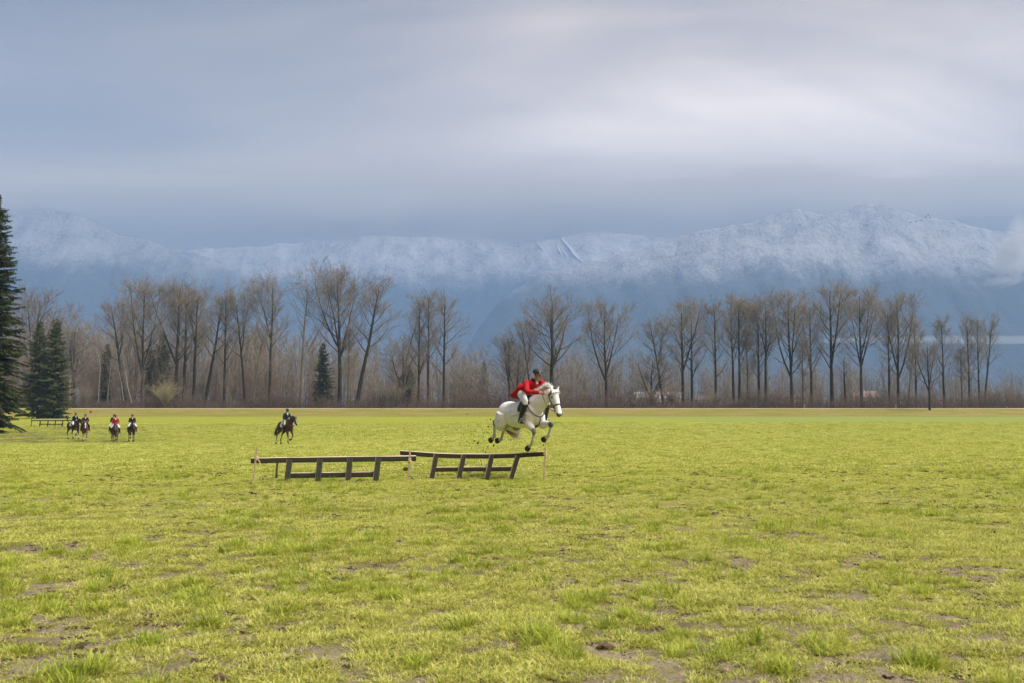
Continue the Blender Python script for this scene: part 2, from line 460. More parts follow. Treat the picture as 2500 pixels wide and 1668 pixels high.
# ------------------------------------------------------------------ air: haze, low cloud on the summits, a fog streak
def vol_mat(name, density, color, aniso=0.0):
    m = bpy.data.materials.new(name); m.use_nodes = True; t = m.node_tree
    for n in list(t.nodes): t.nodes.remove(n)
    out = t.nodes.new('ShaderNodeOutputMaterial'); v = t.nodes.new('ShaderNodeVolumePrincipled')
    v.inputs['Density'].default_value = density; v.inputs['Color'].default_value = (*color, 1); v.inputs['Anisotropy'].default_value = aniso
    t.links.new(v.outputs[0], out.inputs['Volume'])
    return m
def lumpy(name, mat, cx, cy_, cz, lx, ly, lz, seed, nx=60, ny=20, amp=0.5, fade=0.5, sc=300.0):
    """closed lens of cloud: lumpy underside and top, thin towards its rim"""
    u = np.linspace(-1, 1, nx); w = np.linspace(-1, 1, ny)
    U, W = np.meshgrid(u, w)
    r = np.sqrt(np.clip(1 - np.maximum(np.abs(U) ** 2.5, np.abs(W) ** 2.5), 0, 1)) ** (fade * 2)
    n1 = fbm(U * lx / sc + 3, W * ly / sc, 4, seed, .6); n2 = fbm(U * lx / sc - 8, W * ly / sc + 5, 4, seed + 5, .6)
    top = lz * r * (1 + amp * (n1 - .5) * 2) + 0.5; bot = -lz * r * (1 + amp * (n2 - .5) * 2) * 0.6 - 0.5
    X = cx + U * lx; Y = cy_ + W * ly
    v = np.concatenate([np.stack([X, Y, cz + top], -1).reshape(-1, 3), np.stack([X, Y, cz + bot], -1).reshape(-1, 3)])
    N = nx * ny
    i = (np.arange(ny - 1)[:, None] * nx + np.arange(nx - 1)[None, :]).ravel()
    tf = np.stack([i, i + 1, i + nx + 1, i + nx], -1); bf = np.stack([i, i + nx, i + nx + 1, i + 1], -1) + N
    loop = list(range(nx)) + [k * nx + nx - 1 for k in range(1, ny)] + [(ny - 1) * nx + k for k in range(nx - 2, -1, -1)] + [k * nx for k in range(ny - 2, 0, -1)]
    loop = np.array(loop); nxt = np.roll(loop, -1)
    sf = np.stack([loop, loop + N, nxt + N, nxt], -1)
    return add_obj(name, mesh_np(name, v, [np.concatenate([tf, bf, sf])], True), mat)
def cloud_deck():
    """closed wedge: lumpy underside at summit height, thickening away from the viewer"""
    nx, ny = 110, 80
    u = np.linspace(-5200, 5200, nx); w = np.linspace(500, 6300, ny)
    X, Y = np.meshgrid(u, w)
    dd = np.clip(Y - 2900, 0, None)
    ub = 752 + 0.128 * dd ** 2 / (dd + 900) + (fbm(X / 480, Y / 700, 5, 801, .55) - .5) * 190 * sstep(2600, 4600, Y) - 45 * sstep(4500, 5300, Y)
    th = np.clip(105 * (Y / 4000) ** 3, 0.2, 230)
    tp = ub + th
    v = np.concatenate([np.stack([X, Y, tp], -1).reshape(-1, 3), np.stack([X, Y, ub], -1).reshape(-1, 3)])
    N = nx * ny
    i = (np.arange(ny - 1)[:, None] * nx + np.arange(nx - 1)[None, :]).ravel()
    tf = np.stack([i, i + 1, i + nx + 1, i + nx], -1); bf = np.stack([i, i + nx, i + nx + 1, i + 1], -1) + N
    loop = np.array(list(range(nx)) + [k * nx + nx - 1 for k in range(1, ny)] + [(ny - 1) * nx + k for k in range(nx - 2, -1, -1)] + [k * nx for k in range(ny - 2, 0, -1)])
    nxt = np.roll(loop, -1)
    sf = np.stack([loop, loop + N, nxt + N, nxt], -1)
    o = add_obj('cloud_deck', mesh_np('cloud_deck', v, [np.concatenate([tf, bf, sf])], True), vol_mat('cloud_deck_vapour', 0.0042, (0.74, 0.72, 0.71)))
    tag(o, 'grey cloud deck lying on the mountain tops', 'cloud', kind='stuff')
if not globals().get('SKIP_CLOUD'):
    cloud_deck()
    M_FOG = vol_mat('valley_fog', 0.0024, (0.99, 0.99, 0.99))
    p = at(2330, 830, 2550)
    o = lumpy('fog_bank', M_FOG, p.x + 420, 2560, p.z, 760, 90, 13, 61, 90, 12, 0.9, 0.5); tag(o, 'thin white streak of fog along the foot of the right mountain', 'fog', kind='stuff')
    M_WISP = vol_mat('wisp_vapour', 0.0075, (0.99, 0.99, 0.99))
    rg_ = np.random.default_rng(4)
    mbw = []
    for k, (px, py, w_, h_) in enumerate(((2496, 575, 42, 26), (2478, 612, 46, 24), (2500, 640, 60, 30), (2452, 650, 40, 16), (2466, 684, 46, 14), (2512, 600, 50, 40), (2430, 690, 26, 8))):
        p = at(px, py, 2700)
        o = lumpy('cloud_wisp', M_WISP, p.x, 2700 + 30 * (k % 3), p.z, w_ * .8, 50, h_ * 1.5, 77 + k, 40, 16, 1.0, 0.6, 34.0)
        tag(o, 'shred of the bright white cloud against the right mountain', 'cloud', kind='stuff')
def haze_box():
    bm = bmesh.new()
    bmesh.ops.create_cube(bm, size=1.0)
    lo = Vector((-9500, -300, -6)); hi = Vector((9500, 9900, 1350))
    for v in bm.verts:
        v.co = Vector([(lo[k] + hi[k]) / 2 + v.co[k] * (hi[k] - lo[k]) for k in range(3)])
    me = bpy.data.meshes.new('haze'); bm.to_mesh(me); bm.free()
    o = add_obj('haze', me, vol_mat('blue_haze', 0.000195, (0.345, 0.58, 1.0), 0.0)); tag(o, kind='stuff')
if not globals().get('SKIP_HAZE'):
    haze_box()
# ------------------------------------------------------------------ bark, twig and needle materials
def bark_mat(name, c1, c2, sc=1.2):
    t = NT(name); v = t.coord('Object', (1, 1, 0.25)); f = t.noise(v, sc * 3, 5, 0.65); g = t.noise(t.coord('Object', (1, 1, 0.6)), 0.35, 3, 0.6)
    c = t.mix(t.step(f, .3, .7), c1, c2); c = t.mix(t.math('MULTIPLY', t.step(g, .45, .7), .5), c, (0.046, 0.049, 0.026))
    t.bump(f, 0.5, 0.04)
    return t.fin(c, 0.95, 0.1)
M_BARK = bark_mat('mossy_bark', (0.034, 0.029, 0.024), (0.074, 0.065, 0.053))
M_BARKL = bark_mat('pale_bark', (0.10, 0.088, 0.075), (0.19, 0.172, 0.15))
M_DEAD = bark_mat('dead_wood', (0.17, 0.145, 0.135), (0.31, 0.275, 0.26))
M_BIRCH = mat_noise('birch_bark', (0.36, 0.33, 0.295), (0.17, 0.15, 0.13), 1.2, 0.85, 0.2, (1, 1, 3))
def twig_mat(name, c1, c2):
    t = NT(name); f = t.noise(t.coord('Object'), 0.5, 3, 0.6); r = t.n('ShaderNodeObjectInfo').outputs['Random']
    c = t.mix(t.step(f, .3, .7), c1, c2); c = t.mix(t.math('MULTIPLY', r, 0.35), c, tuple(x * 0.72 for x in c1))
    return t.fin(c, 0.9, 0.1)
M_TWIG = twig_mat('bare_twigs', (0.180, 0.150, 0.115), (0.260, 0.222, 0.168))
M_TWIGR = twig_mat('russet_twigs', (0.175, 0.125, 0.098), (0.25, 0.19, 0.15))
M_TWIGG = twig_mat('grey_twigs', (0.16, 0.135, 0.108), (0.225, 0.192, 0.155))
M_WILLOW = twig_mat('willow_twigs', (0.27, 0.24, 0.135), (0.34, 0.30, 0.18))
M_BRAMBLE = twig_mat('bramble_canes', (0.110, 0.076, 0.060), (0.180, 0.130, 0.102))
def needle_mat(name, c1, c2):
    t = NT(name); f = t.noise(t.coord('Object'), 1.1, 4, 0.7); g = t.noise(t.coord('Object'), 0.25, 2, 0.5)
    c = t.mix(t.step(f, .3, .7), c1, c2); c = t.mix(t.math('MULTIPLY', t.step(g, .5, .75), .5), c, (0.075, 0.078, 0.030))
    return t.fin(c, 0.8, 0.15)
M_NEEDLE = needle_mat('spruce_needles', (0.026, 0.037, 0.013), (0.072, 0.090, 0.028))
M_NEEDLE2 = needle_mat('far_spruce_needles', (0.050, 0.064, 0.026), (0.108, 0.120, 0.048))

# ------------------------------------------------------------------ branching
def perp(t):
    ref = np.where(np.abs(t[..., 2:3]) > 0.9, np.array([1.0, 0, 0]), np.array([0, 0, 1.0]))
    u = np.cross(t, ref); u /= np.linalg.norm(u, axis=-1, keepdims=True) + 1e-9
    return u, np.cross(t, u)
def tube_batch(P, R, k):
    """P (n,m,3) polylines, R (n,m) radii -> verts, quads"""
    n, m, _ = P.shape
    T = np.gradient(P, axis=1); T /= np.linalg.norm(T, axis=-1, keepdims=True) + 1e-9
    u, w = perp(T)
    a = np.arange(k) * 2 * math.pi / k
    V = P[:, :, None, :] + R[:, :, None, None] * (u[:, :, None, :] * np.cos(a)[None, None, :, None] + w[:, :, None, :] * np.sin(a)[None, None, :, None])
    b = (np.arange(n) * m * k)[:, None, None] + (np.arange(m - 1) * k)[None, :, None]
    j = np.arange(k); j2 = (j + 1) % k
    F = np.stack([b + j, b + j2, b + k + j2, b + k + j], -1).reshape(-1, 4)
    return V.reshape(-1, 3), F
def cones(A, B, r, k=3):
    """tapered twigs from A to B"""
    T = B - A; T = T / (np.linalg.norm(T, axis=-1, keepdims=True) + 1e-9)
    u, w = perp(T)
    a = np.arange(k) * 2 * math.pi / k
    ring = A[:, None, :] + r[:, None, None] * (u[:, None, :] * np.cos(a)[None, :, None] + w[:, None, :] * np.sin(a)[None, :, None])
    V = np.concatenate([ring, B[:, None, :]], 1).reshape(-1, 3)
    b = (np.arange(len(A)) * (k + 1))[:, None]
    j = np.arange(k)
    F = np.stack([b + j, b + (j + 1) % k, np.broadcast_to(b + k, (len(A), k))], -1).reshape(-1, 3)
    return V, F
class MB:
    def __init__(self): self.v = []; self.q = []; self.t = []; self.n = 0
    def add(self, V, F):
        F = np.asarray(F) + self.n
        (self.q if F.shape[1] == 4 else self.t).append(F); self.v.append(np.asarray(V, float)); self.n += len(V)
    def mesh(self, name, smooth=False):
        fs = []
        if self.q: fs.append(np.concatenate(self.q))
        if self.t: fs.append(np.concatenate(self.t))
        return mesh_np(name, np.concatenate(self.v), fs, smooth)
def along(P, t):
    """P (n,m,3), t (n,) -> position, tangent"""
    n, m, _ = P.shape
    f = np.clip(t, 0, 0.9999) * (m - 1); i = f.astype(int); fr = (f - i)[:, None]
    a = P[np.arange(n), i]; b = P[np.arange(n), i + 1]
    T = b - a; T /= np.linalg.norm(T, axis=-1, keepdims=True) + 1e-9
    return a * (1 - fr) + b * fr, T
def spawn(rng, P, R, per, t0, t1, ang, length, m, up, wig, rfac=0.6, rtip=0.25, rmin=0.012, power=1.0):
    n = len(P)
    idx = np.repeat(np.arange(n), per); N = len(idx)
    t = t0 + (t1 - t0) * ((np.tile(np.arange(per), n) + rng.random(N)) / per) ** power
    pos, T = along(P[idx], t)
    rr = np.array([np.interp(tt, np.linspace(0, 1, R.shape[1]), R[i]) for tt, i in zip(t, idx)])
    az = np.tile(np.arange(per), n) * 2.399 + rng.random(N) * 1.6 + np.repeat(rng.random(n) * 6.28, per)
    u, w = perp(T)
    a = np.radians(ang[0] + (ang[1] - ang[0]) * rng.random(N))
    d = T * np.cos(a)[:, None] + (u * np.cos(az)[:, None] + w * np.sin(az)[:, None]) * np.sin(a)[:, None]
    plen = np.linalg.norm(np.diff(P, axis=1), axis=-1).sum(1)[idx]
    L = length(plen, t, rng, N)
    pts = [pos]
    for s in range(m - 1):
        d = d + np.array([0, 0, up])[None, :] + rng.normal(0, wig, (N, 3)); d /= np.linalg.norm(d, axis=-1, keepdims=True)
        pts.append(pts[-1] + d * (L / (m - 1))[:, None])
    Q = np.stack(pts, 1)
    r0 = np.maximum(rr * rfac, rmin)
    RR = r0[:, None] * np.linspace(1, rtip, m)[None, :]
    return Q, np.maximum(RR, rmin * 0.6)
def bare_tree(seed, H=27.0, r0=0.30, crown=0.32, spread=0.23, forks=0, fork_at=0.4, fork_ang=16, lean=0.0, limbs=17, sub=7, twigs=7, ang=(34, 58), sway=0.02, top_round=True, twig_len=1.25, dead=False, stub=0.0):
    rng = np.random.default_rng(seed)
    m = 14
    z = np.linspace(0, 1, m)
    Ht = H * (0.93 - stub)
    P0 = np.zeros((1, m, 3)); P0[0, :, 2] = z * Ht
    wob = np.cumsum(rng.normal(0, sway, (m, 2)), 0) * H * 0.11; wob -= wob[0]
    P0[0, :, :2] = wob * z[:, None] ** 0.7; P0[0, :, 0] += lean * H * z ** 1.2
    R0 = (r0 * (1 - z) ** 0.75 + 0.035)[None, :]; R0[0, 0] *= 1.45; R0[0, 1] *= 1.08
    stems_P, stems_R = [P0], [R0]
    if forks:
        Q, RQ = spawn(rng, P0, R0, forks, fork_at * .8, fork_at * 1.2, (fork_ang * .7, fork_ang * 1.3), lambda pl, t, g, N: H * (0.96 - t * 0.93) * (0.82 + 0.2 * g.random(N)), m, 0.035, 0.035, 0.75, 0.12)
        stems_P.append(Q); stems_R.append(RQ)
    limb_P, limb_R = [], []
    for Ps, Rs, k0, c0 in [(stems_P[0], stems_R[0], limbs, crown)] + ([(stems_P[1], stems_R[1], max(6, limbs * 2 // 3), 0.08)] if forks else []):
        Q, RQ = spawn(rng, Ps, Rs, k0, c0, 0.93, ang, lambda pl, t, g, N: H * spread * (0.40 + 0.95 * np.clip(1 - t, 0, 1) ** 0.6) * (0.65 + 0.6 * g.random(N)), 7, 0.12, 0.06, 0.42, 0.18, 0.022, 0.85)
        limb_P.append(Q); limb_R.append(RQ)
    LP = np.concatenate(limb_P); LR = np.concatenate(limb_R)
    trunk = MB()
    for Ps, Rs in zip(stems_P, stems_R): trunk.add(*tube_batch(Ps, Rs, 9))
    trunk.add(*tube_batch(LP, LR, 5))
    crown_mb = MB()
    if dead: sub = max(2, sub // 2); twigs = 2
    BP, BR = spawn(rng, LP, LR, sub, 0.22, 1.0, (22, 52), lambda pl, t, g, N: pl * (0.30 + 0.35 * (1 - t)) * (0.6 + 0.6 * g.random(N)), 5, 0.10, 0.08, 0.55, 0.3, 0.018)
    crown_mb.add(*tube_batch(BP, BR, 3))
    tops_P = np.concatenate([stems_P[0]] + ([stems_P[1]] if forks else []))
    tops_R = np.concatenate([stems_R[0]] + ([stems_R[1]] if forks else []))
    SP, SR = spawn(rng, tops_P, tops_R, 6, 0.72, 1.0, (18, 45), lambda pl, t, g, N: H * 0.115 * (0.6 + 0.8 * g.random(N)), 5, 0.1, 0.07, 0.5, 0.3, 0.018)
    crown_mb.add(*tube_batch(SP, SR, 3))
    allP = np.concatenate([BP, SP]); allR = np.concatenate([BR, SR])
    TP, TR = spawn(rng, allP, allR, twigs, 0.2, 1.0, (16, 48), lambda pl, t, g, N: twig_len * (0.5 + 0.9 * g.random(N)) * H / 27, 3, 0.10, 0.06, 0.6, 0.5, 0.013)
    crown_mb.add(*tube_batch(TP, TR, 3))
    if not dead:
        UP, UR = spawn(rng, TP, TR, 3, 0.2, 1.0, (18, 55), lambda pl, t, g, N: twig_len * 0.55 * (0.5 + 0.8 * g.random(N)) * H / 27, 2, 0.1, 0.05, 0.7, 0.5, 0.0105)
        crown_mb.add(*cones(UP[:, 0], UP[:, 1], UR[:, 0] * 1.5))
    return trunk.mesh('trunk', True), crown_mb.mesh('crown')
def conifer(seed, H, rad, dens=1.0, spray=0.55, droop=0.35, top=0.75):
    rng = np.random.default_rng(seed)
    nb = int(H / 0.36 * 7 * dens)
    t = np.sort(rng.random(nb) ** 0.9) * 0.985 + 0.012
    L = rad * np.clip((1 - t), 0, 1) ** top * (0.38 + 0.78 * rng.random(nb)) * (1 - 0.25 * np.exp(-((t - 0.02) / 0.05) ** 2)) + 0.15
    az = rng.random(nb) * 6.283
    m = 7; s = np.linspace(0, 1, m)
    dirx = np.stack([np.cos(az), np.sin(az)], 1)
    sag = droop * (0.5 + rng.random(nb)) * (1 - 0.75 * t)
    P = np.zeros((nb, m, 3))
    P[:, :, :2] = dirx[:, None, :] * (L[:, None] * s)[:, :, None]
    P[:, :, 2] = (t * H)[:, None] + L[:, None] * (0.22 * s - sag[:, None] * s ** 2 + 0.14 * s ** 3)
    R = np.maximum(0.035 * (1 - s)[None, :] * (L / rad)[:, None], 0.008)
    tr = MB(); z = np.linspace(0, 1, 10); TP = np.zeros((1, 10, 3)); TP[0, :, 2] = z * H
    tr.add(*tube_batch(TP, (H * 0.016 * (1 - z) + 0.02)[None, :], 8)); tr.add(*tube_batch(P, R, 3))
    # needle sprays
    per = np.maximum(10, (L / spray * 24).astype(int))
    idx = np.repeat(np.arange(nb), per); N = len(idx)
    tt = 0.10 + 0.92 * rng.random(N) ** 0.8
    pos, T = along(P[idx], tt)
    side = np.cross(T, np.array([0, 0, 1.0])); side /= np.linalg.norm(side, axis=-1, keepdims=True) + 1e-9
    sg = rng.choice([-1.0, 1.0], N)
    ln = spray * (0.55 + 0.8 * rng.random(N)) * (1.15 - 0.6 * tt) * (0.55 + 0.6 * (L[idx] / rad))
    d = T * (0.55 + 0.3 * rng.random(N))[:, None] + side * (sg * (0.25 + 0.75 * rng.random(N)))[:, None] + np.array([0, 0, -1.0]) * (0.15 + 0.75 * rng.random(N))[:, None] + rng.normal(0, .15, (N, 3))
    d /= np.linalg.norm(d, axis=-1, keepdims=True)
    wv = np.cross(d, rng.normal(0, 1, (N, 3))); wv /= np.linalg.norm(wv, axis=-1, keepdims=True) + 1e-9
    wd = ln * (0.07 + 0.09 * rng.random(N))
    a = pos; b = pos + d * (ln * .55)[:, None] + wv * wd[:, None]; c = pos + d * ln[:, None]; e = pos + d * (ln * .5)[:, None] - wv * wd[:, None]
    V = np.stack([a, b, c, e], 1).reshape(-1, 3); F = (np.arange(N) * 4)[:, None] + np.array([0, 1, 2, 3])
    cr = MB(); cr.add(V, F)
    return tr.mesh('trunk', True), cr.mesh('crown')

PROTO = {}
for key, kw in {
    'a': dict(seed=1, limbs=17, spread=.20), 'b': dict(seed=2, forks=1, fork_at=.45, limbs=16, spread=.19), 'c': dict(seed=3, crown=.40, spread=.19, limbs=18),
    'd': dict(seed=4, forks=2, fork_at=.36, fork_ang=19, limbs=15, spread=.21), 'e': dict(seed=5, crown=.28, spread=.18, limbs=20), 'f': dict(seed=6, crown=.45, spread=.21, limbs=16, forks=1, fork_at=.55),
    'g': dict(seed=7, lean=.14, crown=.4, spread=.18, limbs=14), 'h': dict(seed=8, lean=-.10, crown=.42, spread=.20, limbs=14, forks=1, fork_at=.5),
    'wide': dict(seed=9, forks=3, fork_at=.42, fork_ang=24, limbs=14, spread=.23, crown=.35, ang=(38, 62)),
    'oak': dict(seed=10, H=20, r0=.34, forks=3, fork_at=.30, fork_ang=30, limbs=12, spread=.30, crown=.28, ang=(40, 75), sway=.05),
    'oak2': dict(seed=12, H=20, r0=.36, forks=2, fork_at=.38, fork_ang=32, limbs=13, spread=.28, crown=.32, ang=(40, 70), sway=.04),
    'snag': dict(seed=13, r0=.30, dead=True, limbs=9, crown=.48, spread=.24, forks=1, fork_at=.46, fork_ang=34, sway=.03, sub=4),
    'dead2': dict(seed=14, r0=.24, dead=True, limbs=8, crown=.38, spread=.22, lean=.20, forks=1, fork_at=.3, fork_ang=25, sub=4),
    'stub': dict(seed=15, r0=.33, limbs=9, crown=.55, spread=.14, stub=.3, sub=4, twigs=4),
    'young': dict(seed=16, H=16, r0=.16, limbs=14, spread=.17, crown=.3, twigs=6, twig_len=1.5), 'young2': dict(seed=17, H=16, r0=.15, lean=.12, limbs=12, spread=.18, crown=.35, twigs=6, twig_len=1.5)}.items():
    H = kw.pop('H', 27.0)
    PROTO[key] = (H, *bare_tree(H=H, **kw))
for key, (H, tm, cm) in PROTO.items():
    tm.materials.append({'snag': M_DEAD, 'dead2': M_BARKL, 'young': M_BARKL, 'young2': M_BARKL}.get(key, M_BARK))
    cm.materials.append({'snag': M_DEAD, 'dead2': M_TWIGG, 'oak': M_TWIGG, 'oak2': M_TWIGG}.get(key, M_TWIG))
def plant(key, px, top, y, label, rz=0.0, wide=1.0, name='cottonwood_tree', group='bare trees along the levee', cat='tree', dz=0.0):
    H, tm, cm = PROTO[key]
    x = xat(px, y)
    zb = 0.95 if y > BANK_Y1 else gzf(x, y)
    z0 = zb - 0.15 + dz
    h = at(px, top, y).z - z0
    s = h / H
    r = root(name, (x, y, z0), label, cat, group, rz)
    r.scale = (s * wide * 1.13, s * wide * 1.13, s)
    for nm, me in (('trunk', tm), ('crown', cm)): add_obj(nm, me, None, r)
    return r
TREES = [
 ('oak', 80, 715, 262, 'hazy bare tree standing behind the big dark spruce', 2.0, 1.0),
 ('oak2', 179, 785, 250, 'round-crowned bare tree just right of the small left spruces', 1.0, .85),
 ('h', 305, 725, 236, 'bare tree with one long limb reaching left, above the birches', 0.2, 1.1),
 ('d', 347, 690, 228, 'tall forked bare tree standing right of the white birches', 2.2, 1.0),
 ('b', 428, 680, 232, 'tall dense bare tree, first of the close clump behind the pale shrub', 0.6, 1.15),
 ('c', 448, 692, 240, 'leaning bare trunk inside the close clump behind the pale shrub', 3.0, 1.1),
 ('f', 472, 700, 234, 'bare tree with a broken branch, right side of the close clump', 4.0, 1.1),
 ('g', 498, 705, 229, 'bare tree leaning to the right just past the close clump', 0.0, 1.0),
 ('a', 547, 702, 227, 'straight slim bare tree between two leaning ones, left half', 1.2, .9),
 ('h', 600, 705, 226, 'thin bare tree bending left at its top, left half', 0.1, .8),
 ('young2', 615, 790, 222, 'short thin leaning tree between two tall ones, left half', 0.3, .9),
 ('f', 657, 676, 225, 'tall bare tree just left of the pale dead snag', 5.0, .85),
 ('snag', 735, 672, 224, 'dead snag with pale broken limbs and almost no twigs', 0.35, 1.0),
 ('wide', 829, 648, 226, 'tallest and broadest bare tree, forked, beside the ivy green conifer', 0.9, 1.05),
 ('g', 868, 680, 224, 'bare tree leaning right out of the broadest tree', -0.1, 1.25),
 ('young', 850, 800, 221, 'thin stem standing between the broadest tree and its leaning neighbour', 1.1, .9),
 ('dead2', 962, 735, 224, 'half dead tree with a bare top leaning right, left of the centre gap', 0.1, 1.0),
 ('oak', 985, 830, 222, 'low crooked dark tree tangled with the half dead tree', 0.4, .9),
 ('e', 1022, 716, 226, 'left one of two slim trees standing close together near the centre', 0.9, .9),
 ('c', 1045, 706, 228, 'right one of two slim trees standing close together near the centre', 2.0, .85),
 ('a', 1084, 706, 224, 'bare tree just left of the wide gap with blue mountain behind', 3.6, 1.0),
 ('oak2', 1243, 812, 232, 'bare tree at the right edge of the wide gap, left of the jumping rider', 0.5, .8),
 ('h', 1300, 772, 230, 'bare tree leaning left behind the helmet of the jumping rider', 0.0, .95),
 ('oak', 1262, 850, 224, 'dark low tree directly above the red coat of the jumping rider', 2.0, .8),
 ('oak2', 1348, 722, 226, 'round-crowned dark tree right of the jumping rider', 3.3, 1.0),
 ('d', 1481, 740, 228, 'lone broad bare tree standing clear between two gaps', 1.3, 1.15),
 ('oak', 1590, 870, 224, 'low spreading dark tree before the long white barn', 3.0, 1.2),
 ('h', 1622, 772, 226, 'black-stemmed tree leaning left above the long white barn', 0.0, 1.1),
 ('b', 1668, 726, 228, 'thick double-stemmed tree at the right end of the long white barn', 2.6, 1.1),
 ('e', 1690, 740, 238, 'paler trunk just behind the double-stemmed tree', 0.7, 1.0),
 ('a', 1748, 724, 225, 'single straight tree in the right row, before a small gap', 5.3, .9),
 ('f', 1792, 730, 236, 'left one of three stems standing close together in the right row', 1.4, .95),
 ('c', 1806, 716, 227, 'middle one of three stems standing close together in the right row', 4.4, .95),
 ('young', 1826, 800, 226, 'right and thinnest of three stems standing close together', 0.4, 1.0),
 ('e', 1854, 728, 229, 'left one of the tree pair before the utility pole', 2.9, .9),
 ('f', 1870, 726, 225, 'right one of the tree pair before the utility pole', 3.7, 1.0),
 ('d', 1934, 714, 225, 'forked tree right of the utility pole, with widely reaching limbs', 0.2, 1.05),
 ('young', 1962, 822, 224, 'thin low tree with a mossy stem before the cream house', 2.3, 1.0),
 ('b', 1982, 730, 231, 'bare tree rising over the right end of the cream house', 5.1, .9),
 ('b', 2032, 686, 227, 'tallest tree of the right row, with three stems together', 1.9, 1.1),
 ('stub', 2065, 790, 225, 'broken tree stub with short upright shoots', 0.8, 1.0),
 ('wide', 2104, 702, 226, 'wide tree with a leaning side stem, right of the broken stub', 2.4, .85),
 ('c', 2172, 742, 232, 'slim tree in the pair right of the grey roofed house', 3.8, .9),
 ('d', 2194, 722, 226, 'broad tree in the pair right of the grey roofed house', 4.1, .95),
 ('young2', 2216, 832, 224, 'small leaning tree just left of the tree on the levee slope', 0.0, .9),
 ('e', 2238, 776, 228, 'slim tree just behind the small tree on the levee slope', 0.3, .9),
 ('c', 2306, 768, 228, 'bare tree right of the small tree on the levee slope', 1.0, .9),
 ('young', 2350, 842, 226, 'short slim tree, fourth from the right end of the row', 1.6, 1.0),
 ('e', 2368, 762, 228, 'tall slim tree, third from the right end of the row', 4.8, .85),
 ('a', 2392, 765, 227, 'tall tree, second from the right end of the row', 2.1, .75),
 ('g', 2402, 768, 231, 'last tall tree at the right end of the row, leaning outward', 0.0, .8)]
for k, px, top, y, lab, rz, wd in TREES:
    plant(k, px, top, y, lab, rz, wd, name={'snag': 'dead_tree', 'dead2': 'dead_tree', 'stub': 'broken_tree', 'oak': 'crooked_tree', 'oak2': 'crooked_tree'}.get(k, 'cottonwood_tree'))
plant('oak2', 2270, 832, 205.5, 'small forked tree standing alone on the levee slope', 1.0, .75, name='crooked_tree', dz=0.35)

# conifers
CON = [(conifer(31, 26, 4.15, 1.75, 0.58, 0.5, 0.55), 26.0, M_NEEDLE), (conifer(32, 16, 3.5, 1.25, 0.6, 0.4, 0.62), 16.0, M_NEEDLE2), (conifer(33, 14, 2.5, 1.25, 0.6, 0.35, 0.8), 14.0, M_NEEDLE2)]
for (tm, cm), H, nm in CON: tm.materials.append(M_BARK); cm.materials.append(nm)
def conif(i, px, top, y, lab, wide=1.0, rz=0.0, base=None, group='conifers at the wood edge', name='spruce_tree'):
    (tm, cm), H, _ = CON[i]
    x = xat(px, y); z0 = (gzf(x, y) - 0.1) if base is None else base
    s = (at(px, top, y).z - z0) / H
    r = root(name, (x, y, z0), lab, 'tree', group, rz); r.scale = (s * wide, s * wide, s)
    add_obj('trunk', tm, None, r); add_obj('crown', cm, None, r)
conif(0, -30, 470, 104, 'huge dark green spruce at the left edge of the picture', 0.98, 0.6, None, 'conifers at the wood edge')
conif(1, 92, 785, 176, 'dull green spruce next to the huge dark spruce', 1.0, 0.0)
conif(2, 131, 775, 174, 'pointed narrow spruce, second small one from the left edge', 1.15, 1.0)
conif(1, 258, 840, 246, 'hazy conifer half hidden behind the white birches', .8, 2.0, 0.9)
conif(1, 392, 815, 250, 'wide hazy conifer half hidden behind the close clump', 1.1, 3.0, 0.9)
conif(2, 365, 850, 246, 'narrow hazy conifer left of the wide hazy one', 1.1, 4.0, 0.9)
conif(1, 788, 838, 231, 'conifer wrapped in hanging twigs left of the broadest bare tree', 0.9, 5.0, 0.9)
conif(2, 1182, 880, 260, 'small far conifer in the wide gap near the centre', 1.0, 1.4, 0.9)
conif(1, 1000, 900, 236, 'low dark conifer under the half dead tree', 1.3, 2.4, 0.9)

# white birches
def birch(px, pts, y, lab):
    mb = MB(); b = at(px, 985, y); P = []
    for (qx, qy) in pts:
        p = at(qx, qy, y); P.append([p.x - b.x, random.uniform(-.2, .2), p.z - b.z])
    P = np.array(P)
    tt = np.linspace(0, 1, len(P)); t2 = np.linspace(0, 1, 10)
    P = np.stack([np.interp(t2, tt, P[:, k]) for k in range(3)], 1)[None]
    R = np.linspace(0.13, 0.05, 10)[None]
    mb.add(*tube_batch(P, R, 7))
    LP, LR = spawn(np.random.default_rng(px), P, R, 7, .45, 1, (20, 45), lambda pl, t, g, N: pl * .3 * (.5 + g.random(N)), 5, .1, .05, .6, .2, .03)
    mb.add(*tube_batch(LP, LR, 4))
    cr = MB(); TP, TR = spawn(np.random.default_rng(px + 1), LP, LR, 9, .2, 1, (20, 50), lambda pl, t, g, N: 1.3 * (.5 + g.random(N)), 3, .05, .06, .6, .4, .014)
    cr.add(*tube_batch(TP, TR, 3))
    r = root('birch_tree', (b.x, b.y, b.z), lab, 'tree', 'white birches at the wood edge')
    add_obj('trunk', mb.mesh('trunk', True), M_BIRCH, r); add_obj('crown', cr.mesh('crown'), M_TWIGG, r)
birch(322, [(322, 985), (312, 945), (306, 905), (300, 872), (296, 855)], 221, 'white birch leaning left, the longest of the birches')
birch(302, [(302, 980), (298, 945), (293, 918), (290, 900)], 221.5, 'short white birch left of the longest birch')
birch(240, [(240, 985), (243, 930), (246, 895), (240, 870), (237, 860)], 222, 'thin white birch behind the pair of riders on the left')
birch(262, [(262, 985), (266, 940), (269, 905), (270, 878)], 222.5, 'faint white birch second from the left')
birch(170, [(170, 990), (171, 955), (171, 918)], 221, 'short pale stem right of the small left spruces')

